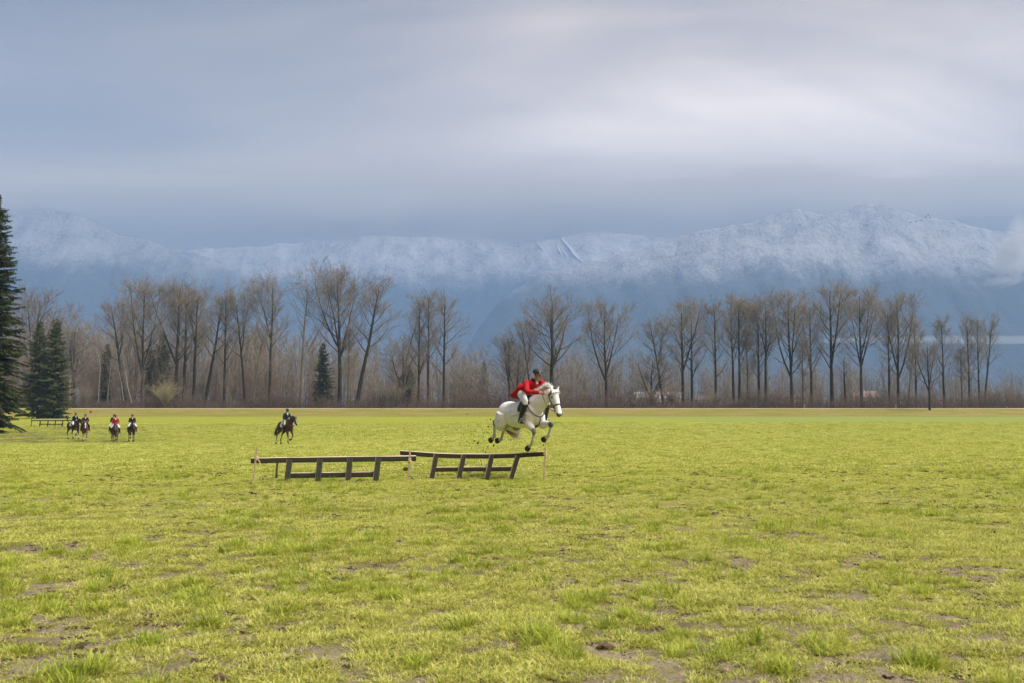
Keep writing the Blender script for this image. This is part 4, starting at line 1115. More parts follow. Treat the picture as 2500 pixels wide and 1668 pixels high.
# ------------------------------------------------------------------ farm buildings seen between the trunks
def bx(mb, x0, x1, y0, y1, z0, z1):
    V = np.array([(x, y, z) for x in (x0, x1) for y in (y0, y1) for z in (z0, z1)])
    F = np.array([(0, 1, 3, 2), (4, 6, 7, 5), (0, 4, 5, 1), (2, 3, 7, 6), (0, 2, 6, 4), (1, 5, 7, 3)])
    mb.add(V, F)
def house(px0, px1, py_eave, py_ridge, y, dep, wall, roof, label, wins=3, name='farm_house', chim=None, gable=False, doors=1):
    xa = xat(px0, y); xb = xat(px1, y); zb = .45
    r = root(name, ((xa + xb) / 2, y, zb), label, 'building', 'farm buildings beyond the trees')
    W = (xb - xa) / 2; he = at(0, py_eave, y).z - zb; hr = at(0, py_ridge, y).z - zb
    mb = MB(); bx(mb, -W, W, 0, dep, 0, he)
    if gable: V = np.array([(-W, 0, he), (W, 0, he), (0, 0, hr - .1), (-W, dep, he), (W, dep, he), (0, dep, hr - .1)])
    else: V = np.array([(-W, 0, he), (-W, dep, he), (-W, dep / 2, hr - .1), (W, 0, he), (W, dep, he), (W, dep / 2, hr - .1)])
    mb.add(V, np.array([(0, 1, 2), (3, 5, 4)])); add_obj('wall', mb.mesh('wall'), wall, r)
    mb = MB(); ov = .5; th = .18
    if gable:
        for s in (-1, 1):
            e = Vector((s * (W + ov), 0, he - ov * (hr - he) / W)); p = Vector((0, 0, hr))
            V = np.array([(e.x, -ov, e.z), (p.x, -ov, p.z), (p.x, dep + ov, p.z), (e.x, dep + ov, e.z), (e.x, -ov, e.z + th), (p.x, -ov, p.z + th), (p.x, dep + ov, p.z + th), (e.x, dep + ov, e.z + th)])
            mb.add(V, np.array([(0, 1, 2, 3), (4, 7, 6, 5), (0, 4, 5, 1), (3, 2, 6, 7), (0, 3, 7, 4)]))
    else:
        for s, yy in ((-1, -ov), (1, dep + ov)):
            sl = (hr - he) / (dep / 2); ze = he - ov * sl
            V = np.array([(-W - ov, yy, ze), (-W - ov, dep / 2, hr), (W + ov, dep / 2, hr), (W + ov, yy, ze), (-W - ov, yy, ze + th), (-W - ov, dep / 2, hr + th), (W + ov, dep / 2, hr + th), (W + ov, yy, ze + th)])
            mb.add(V, np.array([(0, 1, 2, 3), (4, 7, 6, 5), (0, 4, 5, 1), (3, 2, 6, 7), (0, 3, 7, 4)]))
    ro = add_obj('roof', mb.mesh('roof'), roof, r)
    if chim is not None:
        mb = MB(); bx(mb, chim - .4, chim + .4, dep / 2 - .4, dep / 2 + .4, hr - .6, hr + 1.3); add_obj('chimney', mb.mesh('chimney'), M_BRICK, ro)
    for k in range(wins):
        xc = -W + (k + .5) * 2 * W / wins; w = min(.75, W / wins * .55)
        mb = MB(); bx(mb, xc - w, xc + w, -.05, .04, he * .38, he * .8); wi = add_obj('window', mb.mesh('window'), M_FRAME, r)
        mb = MB(); bx(mb, xc - w + .1, xc - .04, -.07, .02, he * .38 + .1, he * .8 - .1); bx(mb, xc + .04, xc + w - .1, -.07, .02, he * .38 + .1, he * .8 - .1); add_obj('pane', mb.mesh('pane'), M_GLASS, wi)
    if doors:
        mb = MB(); bx(mb, W * .08, W * .08 + .9, -.06, .05, 0, min(2.1, he * .9)); add_obj('door', mb.mesh('door'), M_DOOR, r)
    return r
M_BRICK = mat_noise('chimney_brick', (0.26, 0.12, 0.09), (0.34, 0.18, 0.14), 4)
M_FRAME = mat_noise('white_frame', (0.66, 0.66, 0.65), (0.74, 0.74, 0.73), 4)
M_GLASS = mat_noise('window_glass', (0.03, 0.035, 0.045), (0.05, 0.055, 0.065), 2, .08, .6)
M_DOOR = mat_noise('door_paint', (0.16, 0.10, 0.07), (0.2, 0.13, 0.09), 3)
M_WHITEW = mat_noise('white_siding', (0.60, 0.60, 0.60), (0.70, 0.70, 0.69), 1.5, .8, .2, (1, 1, 6))
M_CREAM = mat_noise('cream_siding', (0.52, 0.46, 0.36), (0.60, 0.54, 0.43), 1.5, .8, .2, (1, 1, 6))
M_GREYW = mat_noise('grey_siding', (0.40, 0.40, 0.40), (0.48, 0.48, 0.47), 1.5, .8, .2, (1, 1, 6))
M_METALR = mat_noise('pale_metal_roof', (0.55, 0.58, 0.62), (0.66, 0.69, 0.72), .8, .5, .4, (4, .2, .2))
M_DARKR = mat_noise('dark_shingle_roof', (0.10, 0.09, 0.09), (0.16, 0.145, 0.14), 2, .9)
M_ROSER = mat_noise('faded_rose_roof', (0.26, 0.19, 0.18), (0.34, 0.27, 0.25), 1, .9)
house(1556, 1668, 972, 958, 300, 12, M_WHITEW, M_METALR, 'long low white barn with a pale metal roof', 4, name='barn', doors=1)
house(1700, 1752, 978, 968, 320, 9, M_GREYW, M_ROSER, 'low shed with a faded rose roof right of the barn', 2, name='shed')
house(1890, 1996, 974, 960, 292, 10, M_CREAM, M_DARKR, 'cream house with a dark roof left of the forked tree', 4, chim=-4.0)
house(2078, 2148, 970, 956, 296, 9, M_GREYW, M_ROSER, 'grey sided house with a rose roof right of the broken stub', 3)
house(2192, 2222, 986, 979, 286, 6, M_WHITEW, M_METALR, 'tiny white shed left of the tree on the levee slope', 1, name='shed')
house(1532, 1556, 978, 966, 306, 7, M_WHITEW, M_METALR, 'white gabled outbuilding at the left end of the barn', 1, name='shed', gable=True)
def pole():
    y = 340.0; b = gpt(1906, y); r = root('utility_pole', b, 'weathered utility pole with a pale transformer over the cream house', 'pole')
    h = at(1906, 944, y).z - b.z; mb = MB(); P = np.zeros((1, 5, 3)); P[0, :, 2] = np.linspace(0, h, 5)
    mb.add(*tube_batch(P, np.linspace(.17, .12, 5)[None], 8)); add_obj('shaft', mb.mesh('shaft', True), M_BARKL, r)
    mb = MB(); bx(mb, -1.1, 1.1, -.06, .06, h - .8, h - .66); add_obj('crossarm', mb.mesh('crossarm'), M_BARKL, r)
    mb = MB(); P = np.zeros((1, 4, 3)); P[0, :, 0] = -.42; P[0, :, 2] = [h - 2.6, h - 2.55, h - 1.45, h - 1.4]; mb.add(*tube_batch(P, np.array([[.05, .3, .3, .05]]), 10)); add_obj('transformer', mb.mesh('transformer', True), M_FRAME, r)
pole()
def white_post(px, lab):
    y = 219.0; b = at(px, 999, y); r = root('guard_post', (b.x, b.y, .9), lab, 'post', 'white guard posts on the levee')
    bm = bmesh.new(); bmesh.ops.create_cone(bm, segments=10, radius1=.16, radius2=.14, depth=1.6, cap_ends=True)
    for v in bm.verts: v.co.z += 1.2
    me = bpy.data.meshes.new('shaft'); bm.to_mesh(me); bm.free(); add_obj('shaft', me, M_FRAME, r)
white_post(1964, 'white guard post below the cream house'); white_post(2187, 'white guard post left of the tiny white shed')

# ------------------------------------------------------------------ birds
def birds():
    m = mat_noise('black_feathers', (0.012, 0.012, 0.014), (0.02, 0.02, 0.022), 3)
    rng = np.random.default_rng(3)
    for i, (zx, zy, lab) in enumerate(((720, 735, 'leftmost of six dark birds flying before the right mountain'), (948, 690, 'second dark bird from the left in the flock'), (1155, 642, 'third and smallest dark bird from the left in the flock'), (1338, 538, 'fourth dark bird from the left, the largest in the flock'), (1448, 430, 'topmost dark bird of the flock'), (1525, 540, 'rightmost dark bird of the flock'))):
        p = at(2180 + zx * 140 / 2350, 500 + zy * 140 / 2350, 420); r = root('bird', p, lab, 'bird', 'birds in flight', rng.uniform(-.5, .5)); r.scale = (1.3, 1.3, 1.3)
        mb = MB(); s = np.linspace(0, 1, 7); P = np.zeros((1, 7, 3)); P[0, :, 0] = np.linspace(-.26, .28, 7); R = np.array([[.01, .06, .085, .08, .06, .045, .008]]); mb.add(*tube_batch(P, R, 8)); add_obj('body', mb.mesh('body', True), m, r)
        f = [.22, .12, -.05, .35, .28, .1][i]
        for sg in (-1, 1):
            V = np.array([(.12, sg * .04, .03), (-.10, sg * .04, .03), (.10, sg * .26, .03 + f * .6), (-.10, sg * .24, .03 + f * .55), (-.02, sg * .48, .03 + f * .8)]); V = np.concatenate([V, V - np.array([0, 0, .012])])
            add_obj('wing', mesh_np('wing', V, [np.array([(0, 2, 3, 1), (5, 6, 8, 7)]), np.array([(2, 4, 3), (7, 8, 9)])]), m, r)
        V = np.array([(-.22, 0, 0), (-.42, .08, 0), (-.42, -.08, 0), (-.22, 0, .012)]); add_obj('tail', mesh_np('tail', V, np.array([(0, 1, 2), (3, 2, 1)])), m, r)
birds()

# ------------------------------------------------------------------ clods of mud thrown up by the hooves, and stones on the turf
def clods():
    rng = np.random.default_rng(17)
    m = mat_noise('flung_mud', (0.028, 0.022, 0.016), (0.052, 0.040, 0.028), 40, .95, .1)
    m2 = mat_noise('brown_clod', (0.085, 0.055, 0.038), (0.14, 0.095, 0.066), 30, .95, .1)
    meshes = []
    for k in range(5):
        bm = bmesh.new(); bmesh.ops.create_icosphere(bm, subdivisions=2, radius=1.0)
        for v in bm.verts:
            n = rng.normal(0, .16); v.co = v.co * (1 + n); v.co.x *= 1.3; v.co.z *= .7
        me = bpy.data.meshes.new('mud_clod'); bm.to_mesh(me); bm.free(); me.materials.append(m); meshes.append(me)
    pts = []
    for i in range(46): pts.append((rng.normal(1160, 34), rng.normal(1075, 26), rng.uniform(22.9, 25.0), rng.uniform(.006, .015)))
    for i in range(40): pts.append((rng.normal(1160, 30), rng.normal(1140, 18), rng.uniform(22.9, 24.0), rng.uniform(.006, .014)))
    for i in range(18): pts.append((rng.uniform(920, 1130), rng.uniform(1020, 1130), rng.uniform(22.8, 26), rng.uniform(.006, .011)))
    for zx, zy, s in ((200, 1078, .024), (237, 965, .018), (110, 1127, .014), (350, 1000, .014), (40, 1330, .035), (285, 1368, .03), (1045, 1362, .024), (180, 1160, .016), (595, 1375, .014)):
        pts.append((1160 + zx * .1595, 870 + zy * .1595, 23.3, s * .75))
    for px, py, y, s in pts:
        p = at(px, py, y)
        if p.z < gzf(p.x, p.y) + .02: continue
        o = bpy.data.objects.new('mud_clod', meshes[rng.integers(5)]); COL.objects.link(o); o.location = p; o.scale = (s, s, s); o.rotation_euler = tuple(rng.random(3) * 6)
        tag(o, 'small dark clod of mud flung into the air under the white horse', 'clod', 'mud flung up by the jumping horse')
    me = meshes[2].copy(); me.materials.clear(); me.materials.append(m2)
    p = at(991, 1145, 22.5); o = bpy.data.objects.new('mud_clod', me); COL.objects.link(o); o.location = p; o.scale = (.055, .05, .06)
    tag(o, 'large brown clod in the air beside the middle stake', 'clod')
    for px, py, s, lab in ((1481, 1588, .042, 'rounded brown clod lying on a bare patch in the front'), (345, 1246, .035, 'dark clod of turned earth in the left of the near field'), (150, 1363, .035, 'dark flat clod at the left in the near grass'), (125, 1340, .04, 'small reddish clod left of the dark flat clod'), (540, 1660, .05, 'reddish stone at the bottom edge of the picture')):
        d = ray(px, py); q = Vector((0, 0, EYE)) + d * (EYE / -d.z); me = meshes[rng.integers(5)].copy(); me.materials.clear(); me.materials.append(m2)
        o = bpy.data.objects.new('earth_clod', me); COL.objects.link(o); o.location = (q.x, q.y, gzf(q.x, q.y) + float(near_relief(np.array([q.x]), np.array([q.y]))[0]) + s * .35); o.scale = (s, s * .9, s * .9); o.rotation_euler = (0, 0, rng.random() * 6)
        tag(o, lab, 'clod')
clods()
# ------------------------------------------------------------------ bodies: lofted limbs fused into one skin
def catmull(A, k=4):
    A = np.asarray(A, float); n = len(A)
    if n < 3: return A
    B = np.concatenate([[2 * A[0] - A[1]], A, [2 * A[-1] - A[-2]]])
    out = []
    for i in range(1, n):
        p0, p1, p2, p3 = B[i - 1], B[i], B[i + 1], B[i + 2]
        for s in np.arange(k) / k:
            out.append(.5 * (2 * p1 + (p2 - p0) * s + (2 * p0 - 5 * p1 + 4 * p2 - p3) * s ** 2 + (3 * p1 - p0 - 3 * p2 + p3) * s ** 3))
    out.append(A[-1]); return np.array(out)
def frames(P, side):
    T = np.gradient(P, axis=0); T /= np.linalg.norm(T, axis=1, keepdims=True) + 1e-9
    side = np.broadcast_to(np.asarray(side, float), P.shape)
    S = side - (side * T).sum(1, keepdims=True) * T; S /= np.linalg.norm(S, axis=1, keepdims=True) + 1e-9
    return T, S, np.cross(T, S)
def loft(mb, rings, side=(0, 1, 0), n=14, k=4):
    """rings: (x, y, z, ra, rb): ra across (along side), rb the other way"""
    C = catmull(np.array(rings, float), k); P = C[:, :3]; ra = np.maximum(C[:, 3], .002); rb = np.maximum(C[:, 4], .002)
    T, S, U = frames(P, side)
    a = np.arange(n) * 2 * math.pi / n
    V = P[:, None] + S[:, None] * (ra[:, None] * np.cos(a))[:, :, None] + U[:, None] * (rb[:, None] * np.sin(a))[:, :, None]
    m = len(P); V = np.concatenate([V.reshape(-1, 3), P[:1], P[-1:]])
    i = np.arange(m - 1)[:, None] * n; j = np.arange(n)[None]; j2 = (j + 1) % n
    Q = np.stack([i + j, i + j2, i + n + j2, i + n + j], -1).reshape(-1, 4)
    jj = np.arange(n); c0 = m * n; c1 = c0 + 1
    Tt = np.concatenate([np.stack([(jj + 1) % n, jj, np.full(n, c0)], 1), np.stack([(m - 1) * n + jj, (m - 1) * n + (jj + 1) % n, np.full(n, c1)], 1)])
    b = mb.n; mb.add(V, Q); mb.t.append(Tt + b)
def blob(mb, c, r, n=10):
    th = np.linspace(-math.pi / 2, math.pi / 2, 9); r = np.broadcast_to(np.asarray(r, float), (3,))
    loft(mb, [(c[0], c[1], c[2] + r[2] * math.sin(t), r[1] * math.cos(t) + .001, r[0] * math.cos(t) + .001) for t in th], (0, 1, 0), n, 1)
def fuse(mb, name, voxel, smooth=4, off=None):
    me = mb.mesh(name, True); o = bpy.data.objects.new('fuse', me); COL.objects.link(o)
    r = o.modifiers.new('r', 'REMESH'); r.mode = 'VOXEL'; r.voxel_size = voxel; r.use_smooth_shade = True
    s = o.modifiers.new('s', 'SMOOTH'); s.iterations = smooth; s.factor = .5
    dg = bpy.context.evaluated_depsgraph_get(); dg.update()
    out = bpy.data.meshes.new_from_object(o.evaluated_get(dg)); out.name = name
    bpy.data.objects.remove(o); bpy.data.meshes.remove(me)
    out.polygons.foreach_set('use_smooth', np.ones(len(out.polygons), bool))
    return out
def paint(me, base, spots):
    """coat markings and painted shade per vertex: spots = (points, radius, colour, strength)"""
    n = len(me.vertices); co = np.zeros(n * 3, np.float32); me.vertices.foreach_get('co', co); co = co.reshape(-1, 3)
    c = np.tile(np.array(base, float), (n, 1))
    for pts, rad, col, st in spots:
        pts = np.asarray(pts, float).reshape(-1, 3)
        d = np.min(np.linalg.norm(co[:, None, :] - pts[None], axis=2), 1)
        w = (1 - sstep(rad * .55, rad, d))[:, None] * st
        c = c * (1 - w) + np.array(col) * w
    a = me.color_attributes.new('coat', 'FLOAT_COLOR', 'POINT')
    a.data.foreach_set('color', np.concatenate([c, np.ones((n, 1))], 1).astype(np.float32).ravel())
def skin_mat(name, rough=.62, spec=.3, dapple=None, var=.12):
    t = NT(name); c = t.n('ShaderNodeVertexColor', layer_name='coat').outputs['Color']
    f = t.noise(t.coord('Object'), 7.0, 4, .6); g = t.noise(t.coord('Object'), 38.0, 3, .6)
    c2 = t.mix(t.math('MULTIPLY', t.step(f, .35, .75), var), c, (0.0, 0.0, 0.0))
    if dapple: c2 = t.mix(t.math('MULTIPLY', t.step(t.noise(t.coord('Object'), 4.5, 5, .7), .46, .70), .55), c2, dapple)
    t.bump(t.math('ADD', f, t.math('MULTIPLY', g, .3)), .25, .02)
    return t.fin(c2, rough, spec)
M_COAT_W = skin_mat('grey_horse_coat', .6, .25, (0.52, 0.505, 0.495), .06)
M_COAT = skin_mat('bay_horse_coat', .5, .4, None, .25)
M_SKIN = skin_mat('human_skin', .55, .35, None, .05)
def plain(name, c, rough=.6, spec=.35, sc=20, var=.25):
    return mat_noise(name, tuple(x * (1 - var) for x in c), c, sc, rough, spec, bump=.35)
def cloth(name, c, var=.22):
    t = NT(name); f = t.noise(t.coord('Object', (1, 1, .6)), 9.0, 4, .6, .6); w = t.noise(t.coord('Object'), 160.0, 2, .5)
    t.bump(t.math('ADD', f, t.math('MULTIPLY', w, .08)), .8, .035)
    return t.fin(t.mix(t.step(f, .3, .7), tuple(x * (1 - var) for x in c), c), .88, .15)
M_HOOF = plain('dark_hoof', (0.060, 0.045, 0.036), .75, .2, 30, .4)
M_HAIRW = plain('white_horsehair', (0.82, 0.80, 0.77), .6, .3, 30, .15)
M_HAIRT = plain('cream_tail_hair', (0.66, 0.54, 0.40), .6, .3, 20, .3)
M_HAIRB = plain('black_horsehair', (0.016, 0.013, 0.012), .5, .4, 20)
M_HAIRC = plain('chestnut_horsehair', (0.14, 0.065, 0.035), .5, .4, 20)
M_LEATHER = plain('dark_brown_leather', (0.030, 0.018, 0.014), .45, .5, 30)
M_LEATHERT = plain('tan_leather', (0.26, 0.15, 0.09), .55, .4, 30)
M_PADW = plain('white_saddlecloth', (0.80, 0.80, 0.80), .9, .1, 40, .08)
M_RED = cloth('scarlet_wool', (0.47, 0.016, 0.022))
M_REDFAR = cloth('dark_red_wool', (0.40, 0.018, 0.03))
M_NAVY = cloth('navy_wool', (0.026, 0.032, 0.048))
M_BLACKW = cloth('black_wool', (0.013, 0.014, 0.018))
M_TWEED = cloth('dark_slate_wool', (0.034, 0.036, 0.046))
M_BREECH = cloth('white_breeches', (0.80, 0.80, 0.82), .08)
M_BREECHT = cloth('beige_breeches', (0.50, 0.45, 0.37), .1)
M_BOOT = plain('black_boot_leather', (0.014, 0.014, 0.016), .28, .5, 12)
M_BOOTB = plain('blue_boot_leather', (0.02, 0.03, 0.075), .4, .5, 12)
M_HELM = plain('charcoal_helmet', (0.040, 0.042, 0.052), .5, .4, 15, .3)
M_HELMW = plain('black_helmet_white_vent', (0.5, 0.5, 0.52), .4, .4, 10)
M_GREENV = plain('dark_green_velvet', (0.012, 0.045, 0.034), .95, .1, 20)
M_STOCK = plain('white_stock_tie', (0.80, 0.80, 0.80), .9, .1, 20, .06)
M_BRASS = plain('brass', (0.55, 0.38, 0.14), .35, .6, 20)
M_IRON = plain('stirrup_iron', (0.62, 0.62, 0.62), .25, .6, 20); 
M_IRON.node_tree.nodes['Principled BSDF'].inputs['Metallic'].default_value = .8
M_EYE = plain('dark_eye', (0.008, 0.007, 0.006), .08, .6, 5)

TORSO = np.array([(-.79, 1.24, .07, .10), (-.74, 1.235, .17, .20), (-.62, 1.245, .255, .285), (-.45, 1.255, .285, .305), (-.22, 1.235, .285, .290), (0, 1.205, .300, .305), (.22, 1.195, .295, .320), (.42, 1.215, .262, .335), (.58, 1.215, .228, .300), (.72, 1.18, .175, .225), (.81, 1.16, .09, .12)])
FORE_R = [.125, .105, .083, .056, .057, .043, .035, .037, .045, .037, .043]
HIND_R = [.20, .195, .150, .098, .058, .063, .046, .038, .040, .047, .038, .044]
def leg_pts(J, hind):
    J = [np.array(j, float) for j in J]
    if not hind:
        S, E, K, F, C = J
        return [S, E, E * .55 + K * .45, K + (E - K) * .13, K, K + (F - K) * .16, (K + F) / 2, F + (K - F) * .13, F, (F + C) / 2, C]
    H, S, K, F, C = J
    return [H, (H + S) / 2, S, S * .55 + K * .45, K + (S - K) * .13, K, K + (F - K) * .16, (K + F) / 2, F + (K - F) * .13, F, (F + C) / 2, C]
def horse(label, loc, theta, pose, base, points, hair, tail_hair, coat_mat, vox=.022, tack=None, group=None, name='horse', pad=True, blaze=None, hero=False, scale=1.0, socks=()):
    rz = -math.radians(theta)
    R = root(name, loc, label, 'horse', group, rz); R.scale = (scale,) * 3
    xs = pose.get('xs', 1.0); croup = pose.get('croup', 0.0); fr = pose.get('front', 0.0)
    tor = [(x * xs, 0, z + (croup if x < -.2 else croup * (.2 - x) / .4 if x < .2 else 0) * (1 if x < .2 else 0) + (fr if x > .3 else 0), ra, rb) for x, z, ra, rb in TORSO]
    mb = MB(); loft(mb, tor, n=20)
    nk = pose['neck']; loft(mb, nk, n=16)
    hd = pose['head']                      # poll, muzzle as points + lateral axis
    p0, p1 = np.array(hd[0], float), np.array(hd[1], float); D = p1 - p0; L = np.linalg.norm(D); D /= L
    lat = np.array(hd[2], float); lat /= np.linalg.norm(lat); lat -= D * lat.dot(D); lat /= np.linalg.norm(lat)
    fwd = np.cross(lat, D); fwd = fwd if fwd[2] > 0 else -fwd           # towards the forehead side
    hr = [(-.06, .00, .055, .060), (.0, .0, .082, .100), (.14, -.012, .098, .130), (.30, -.012, .094, .132), (.48, .0, .078, .108), (.66, .012, .062, .082), (.82, .010, .060, .070), (.93, .004, .064, .066), (1.0, -.004, .050, .050), (1.03, -.004, .02, .02)]
    HS = pose.get('hs', 1.06)
    hr = [(t, f_, a_ * HS, b_ * HS) for t, f_, a_, b_ in hr]
    head_rings = [tuple(p0 + D * (L * t) + fwd * f) + (a, b) for t, f, a, b in hr]
    loft(mb, head_rings, lat, n=16)
    for sg in (-1, 1):                     # ears
        e0 = p0 + D * .035 + lat * sg * .066 * HS + fwd * .058 * HS; e1 = e0 + fwd * .085 * HS - D * .115 * HS + lat * sg * .045
        loft(mb, [tuple(e0 - fwd * .05) + (.026, .020), tuple(e0 + (e1 - e0) * .15) + (.032, .022), tuple(e0 + (e1 - e0) * .5) + (.034, .018), tuple(e0 + (e1 - e0) * .85) + (.016, .010), tuple(e1) + (.003, .003)], lat, n=8)
    for sg in (-1, 1): blob(mb, p0 + D * (L * .24) - fwd * .055 * HS + lat * sg * .058 * HS, (.062 * HS, .035 * HS, .075 * HS))
    legs = pose['legs']; hooves = []; lpts = {}
    for key, J in legs.items():
        hind = key[0] == 'h'; pts = leg_pts(J, hind); rr = HIND_R if hind else FORE_R
        rings = [tuple(p) + (r * (.92 if i > 3 else 1.0), r * (1.12 if hind and i in (0, 1) else 1.0)) for i, (p, r) in enumerate(zip(pts, rr))]
        loft(mb, rings, n=12); lpts[key] = pts
        d = pts[-1] - pts[-3]; d /= np.linalg.norm(d); hooves.append((key, pts[-1], d))
    for key, J in legs.items():            # chest and thigh muscle bridging trunk and limb
        if key[0] == 'f': blob(mb, (np.array(J[0]) * .6 + np.array(J[1]) * .4), (.13, .09, .15))
    me = fuse(mb, 'body', vox, 3 if not hero else 9)
    dark = points
    spots = []
    for key, pts in lpts.items():
        hk = 4 if key[0] == 'f' else 5
        sock = key in socks
        spots += [(pts[hk:], .085, dark[0], dark[1] * (.62 if hero else 1.0)), ([pts[hk] * .75 + pts[hk + 1] * .25, pts[hk]], .115, dark[0], dark[1])]
        if hero: spots += [([pts[hk + 2] + np.array([.03, -.02, 0])], .07, (.6, .58, .57), .6), ([pts[-2] + np.array([.02, -.03, .0]), pts[-1] + np.array([.02, -.03, .0])], .06, (.66, .62, .57), .7)]
        if sock: spots += [(pts[-4:], .10, (0.62, 0.55, 0.48), .95)]
    mz = p0 + D * L
    spots += [([mz + D * .02 + fwd * .0, mz - fwd * .03], .105, dark[2], .92)]
    if hero: spots += [([p0 + D * L * .66 - fwd * .05], .1, (.5, .46, .43), .25), ([np.array(nk[0][:3]) + np.array([.12, -.1, -.12])], .22, (.52, .50, .48), .35), ([(-.35, -.1, .92), (-.3, .1, .9)], .16, (.10, .085, .08), .8), ([np.array(legs['hl'][1]) + [.02, -.1, .12]], .17, (.2, .18, .17), .6)]  # grey patches; dark belly and inner left hind are painted shade
    if blaze: spots += [([p0 + D * (L * t) + fwd * .10 for t in np.linspace(.12, blaze[1], 9)], blaze[0], (0.74, 0.71, 0.68), .95)]
    paint(me, base, spots)
    body = add_obj('body', me, coat_mat, R)
    # eyes, nostrils
    for sg in (-1, 1):
        m2 = MB(); blob(m2, p0 + D * (L * .27) + fwd * .050 * HS + lat * sg * .086 * HS, .022 if hero else .024); add_obj('eye', m2.mesh('eye', True), M_EYE, R)
    if hero:
        for sg in (-1, 1):
            m2 = MB(); blob(m2, p0 + D * (L * .95) + fwd * .030 * HS + lat * sg * .052 * HS, (.016, .013, .022)); add_obj('nostril', m2.mesh('nostril', True), M_EYE, R)
    for key, c, d in hooves:
        m2 = MB(); s = np.array([0, 1.0, 0]); loft(m2, [tuple(c - d * .02) + (.043, .046), tuple(c + d * .015) + (.052, .056), tuple(c + d * .085) + (.066, .072), tuple(c + d * .10) + (.062, .068)], n=12, k=2); add_obj('hoof', m2.mesh('hoof', False), M_HOOF, R)
    # mane
    rng = np.random.default_rng(5); Cn = catmull(np.array(nk, float), 6); Pn = Cn[:, :3]; T, S, U = frames(Pn, (0, 1, 0)); U = np.where(U[:, 2:3] < 0, -U, U)
    m2 = MB(); ns = 1100 if hero else 60; PP = []; RR = []
    fly = pose.get('mane', .35)
    for i in range(ns):
        j = rng.integers(3, len(Pn)); c = Pn[j] + U[j] * (Cn[j, 4] * .93); d = U[j] * fly + S[j] * rng.normal(pose.get('mane_side', -.5), .35) - T[j] * rng.uniform(.1, .7) * pose.get('mane_back', .6)
        d /= np.linalg.norm(d); l = rng.uniform(.07, .17); s = np.linspace(0, 1, 5)[:, None]; c = c + S[j] * rng.normal(0, .018)
        PP.append(c + d * l * s + np.array([0, 0, -1]) * (l * .45 * (1 - fly * .8)) * s ** 2 + rng.normal(0, .022, 3) * s ** 2 + rng.normal(0, .012, 3) * s); RR.append(np.array([.012, .016, .014, .009, .002]) * (rng.uniform(.14, .38) if hero else rng.uniform(.6, 1.1)))
    for i in range(ns // 8):               # forelock
        c = p0 + fwd * .088 * HS + D * .0 + lat * rng.normal(0, .025); d = D * rng.uniform(.6, 1) + fwd * rng.uniform(.0, .35) + lat * rng.normal(0, .3); d /= np.linalg.norm(d); l = rng.uniform(.07, .15); s = np.linspace(0, 1, 5)[:, None]
        PP.append(c + d * l * s); RR.append(np.array([.012, .014, .012, .008, .002]))
    m2.add(*tube_batch(np.array(PP), np.array(RR), 4)); add_obj('mane', m2.mesh('mane', True), hair, R)
    # tail
    tl = pose['tail']; Ct = catmull(np.array(tl, float), 5); m2 = MB(); PP = []; RR = []
    loft(m2, [tuple(t) + (w * .55, w * .55) for t, w in zip(tl, [.045, .07, .085, .075, .03][:len(tl)])], n=8)
    for i in range(420 if hero else 50):
        o_ = rng.normal(0, .032, 3); k0 = rng.integers(0, len(Ct) // 2); seg = Ct[k0:]; seg = seg[np.linspace(0, len(seg) - 1, 7).astype(int)]; w = np.linspace(.3, 1.7, 7)[:, None]
        PP.append(seg + o_ * w + rng.normal(0, .01, 3) + np.linspace(0, 1, 7)[:, None] ** 2 * rng.normal(0, .03, 3)); RR.append(np.array([.009, .012, .012, .012, .010, .007, .002]) * (.45 if hero else .9))
    m2.add(*tube_batch(np.array(PP), np.array(RR), 4)); add_obj('tail', m2.mesh('tail', True), tail_hair, R)
    # tack
    Ci = catmull(np.array(tor, float), 6)
    def barrel(x, ang, k=1.0):
        c = np.array([np.interp(x, Ci[:, 0], Ci[:, i]) for i in range(5)]); return np.array([x, math.sin(ang) * c[3] * k, c[2] + math.cos(ang) * c[4] * k])
    def strap(nm, pts, r, mat, parent=R, k=4, flat=None):
        P = catmull(np.array(pts, float), k)[None]; mm = MB(); mm.add(*tube_batch(P, np.full(P.shape[:2], r), 6)); return add_obj(nm, mm.mesh(nm, True), mat, parent)
    def shell(nm, x0, x1, a0, a1, off, th, mat, nx=10, na=16, round_=True):
        V = []; 
        for l in (0, 1):
            for i in range(nx):
                for j in range(na):
                    u = i / (nx - 1.0); w = j / (na - 1.0)
                    a = a0 + (a1 - a0) * w; inset = .10 * (abs(2 * w - 1) ** 6) if round_ else 0
                    x = x0 + (x1 - x0) * (inset + u * (1 - 2 * inset)); p = barrel(x, a); c = barrel(x, a, 0.0); n = p - c; n /= np.linalg.norm(n); V.append(p + n * (off + th * l))
        N = nx * na; F = []
        for i in range(nx - 1):
            for j in range(na - 1):
                q = i * na + j; F += [(q, q + na, q + na + 1, q + 1), (N + q, N + q + 1, N + q + na + 1, N + q + na)]
        for i in range(nx - 1):
            for j in (0, na - 1): q = i * na + j; F.append((q, q + na, N + q + na, N + q))
        for j in range(na - 1):
            for i in (0, nx - 1): q = i * na + j; F.append((q, q + 1, N + q + 1, N + q))
        return add_obj(nm, mesh_np(nm, np.array(V), np.array(F), True), mat, R)
    sx = pose.get('saddle', .18)
    if pad: shell('saddle_pad', sx - .30, sx + .22, -1.62, 1.62, .016, .012, M_PADW)
    m2 = MB()
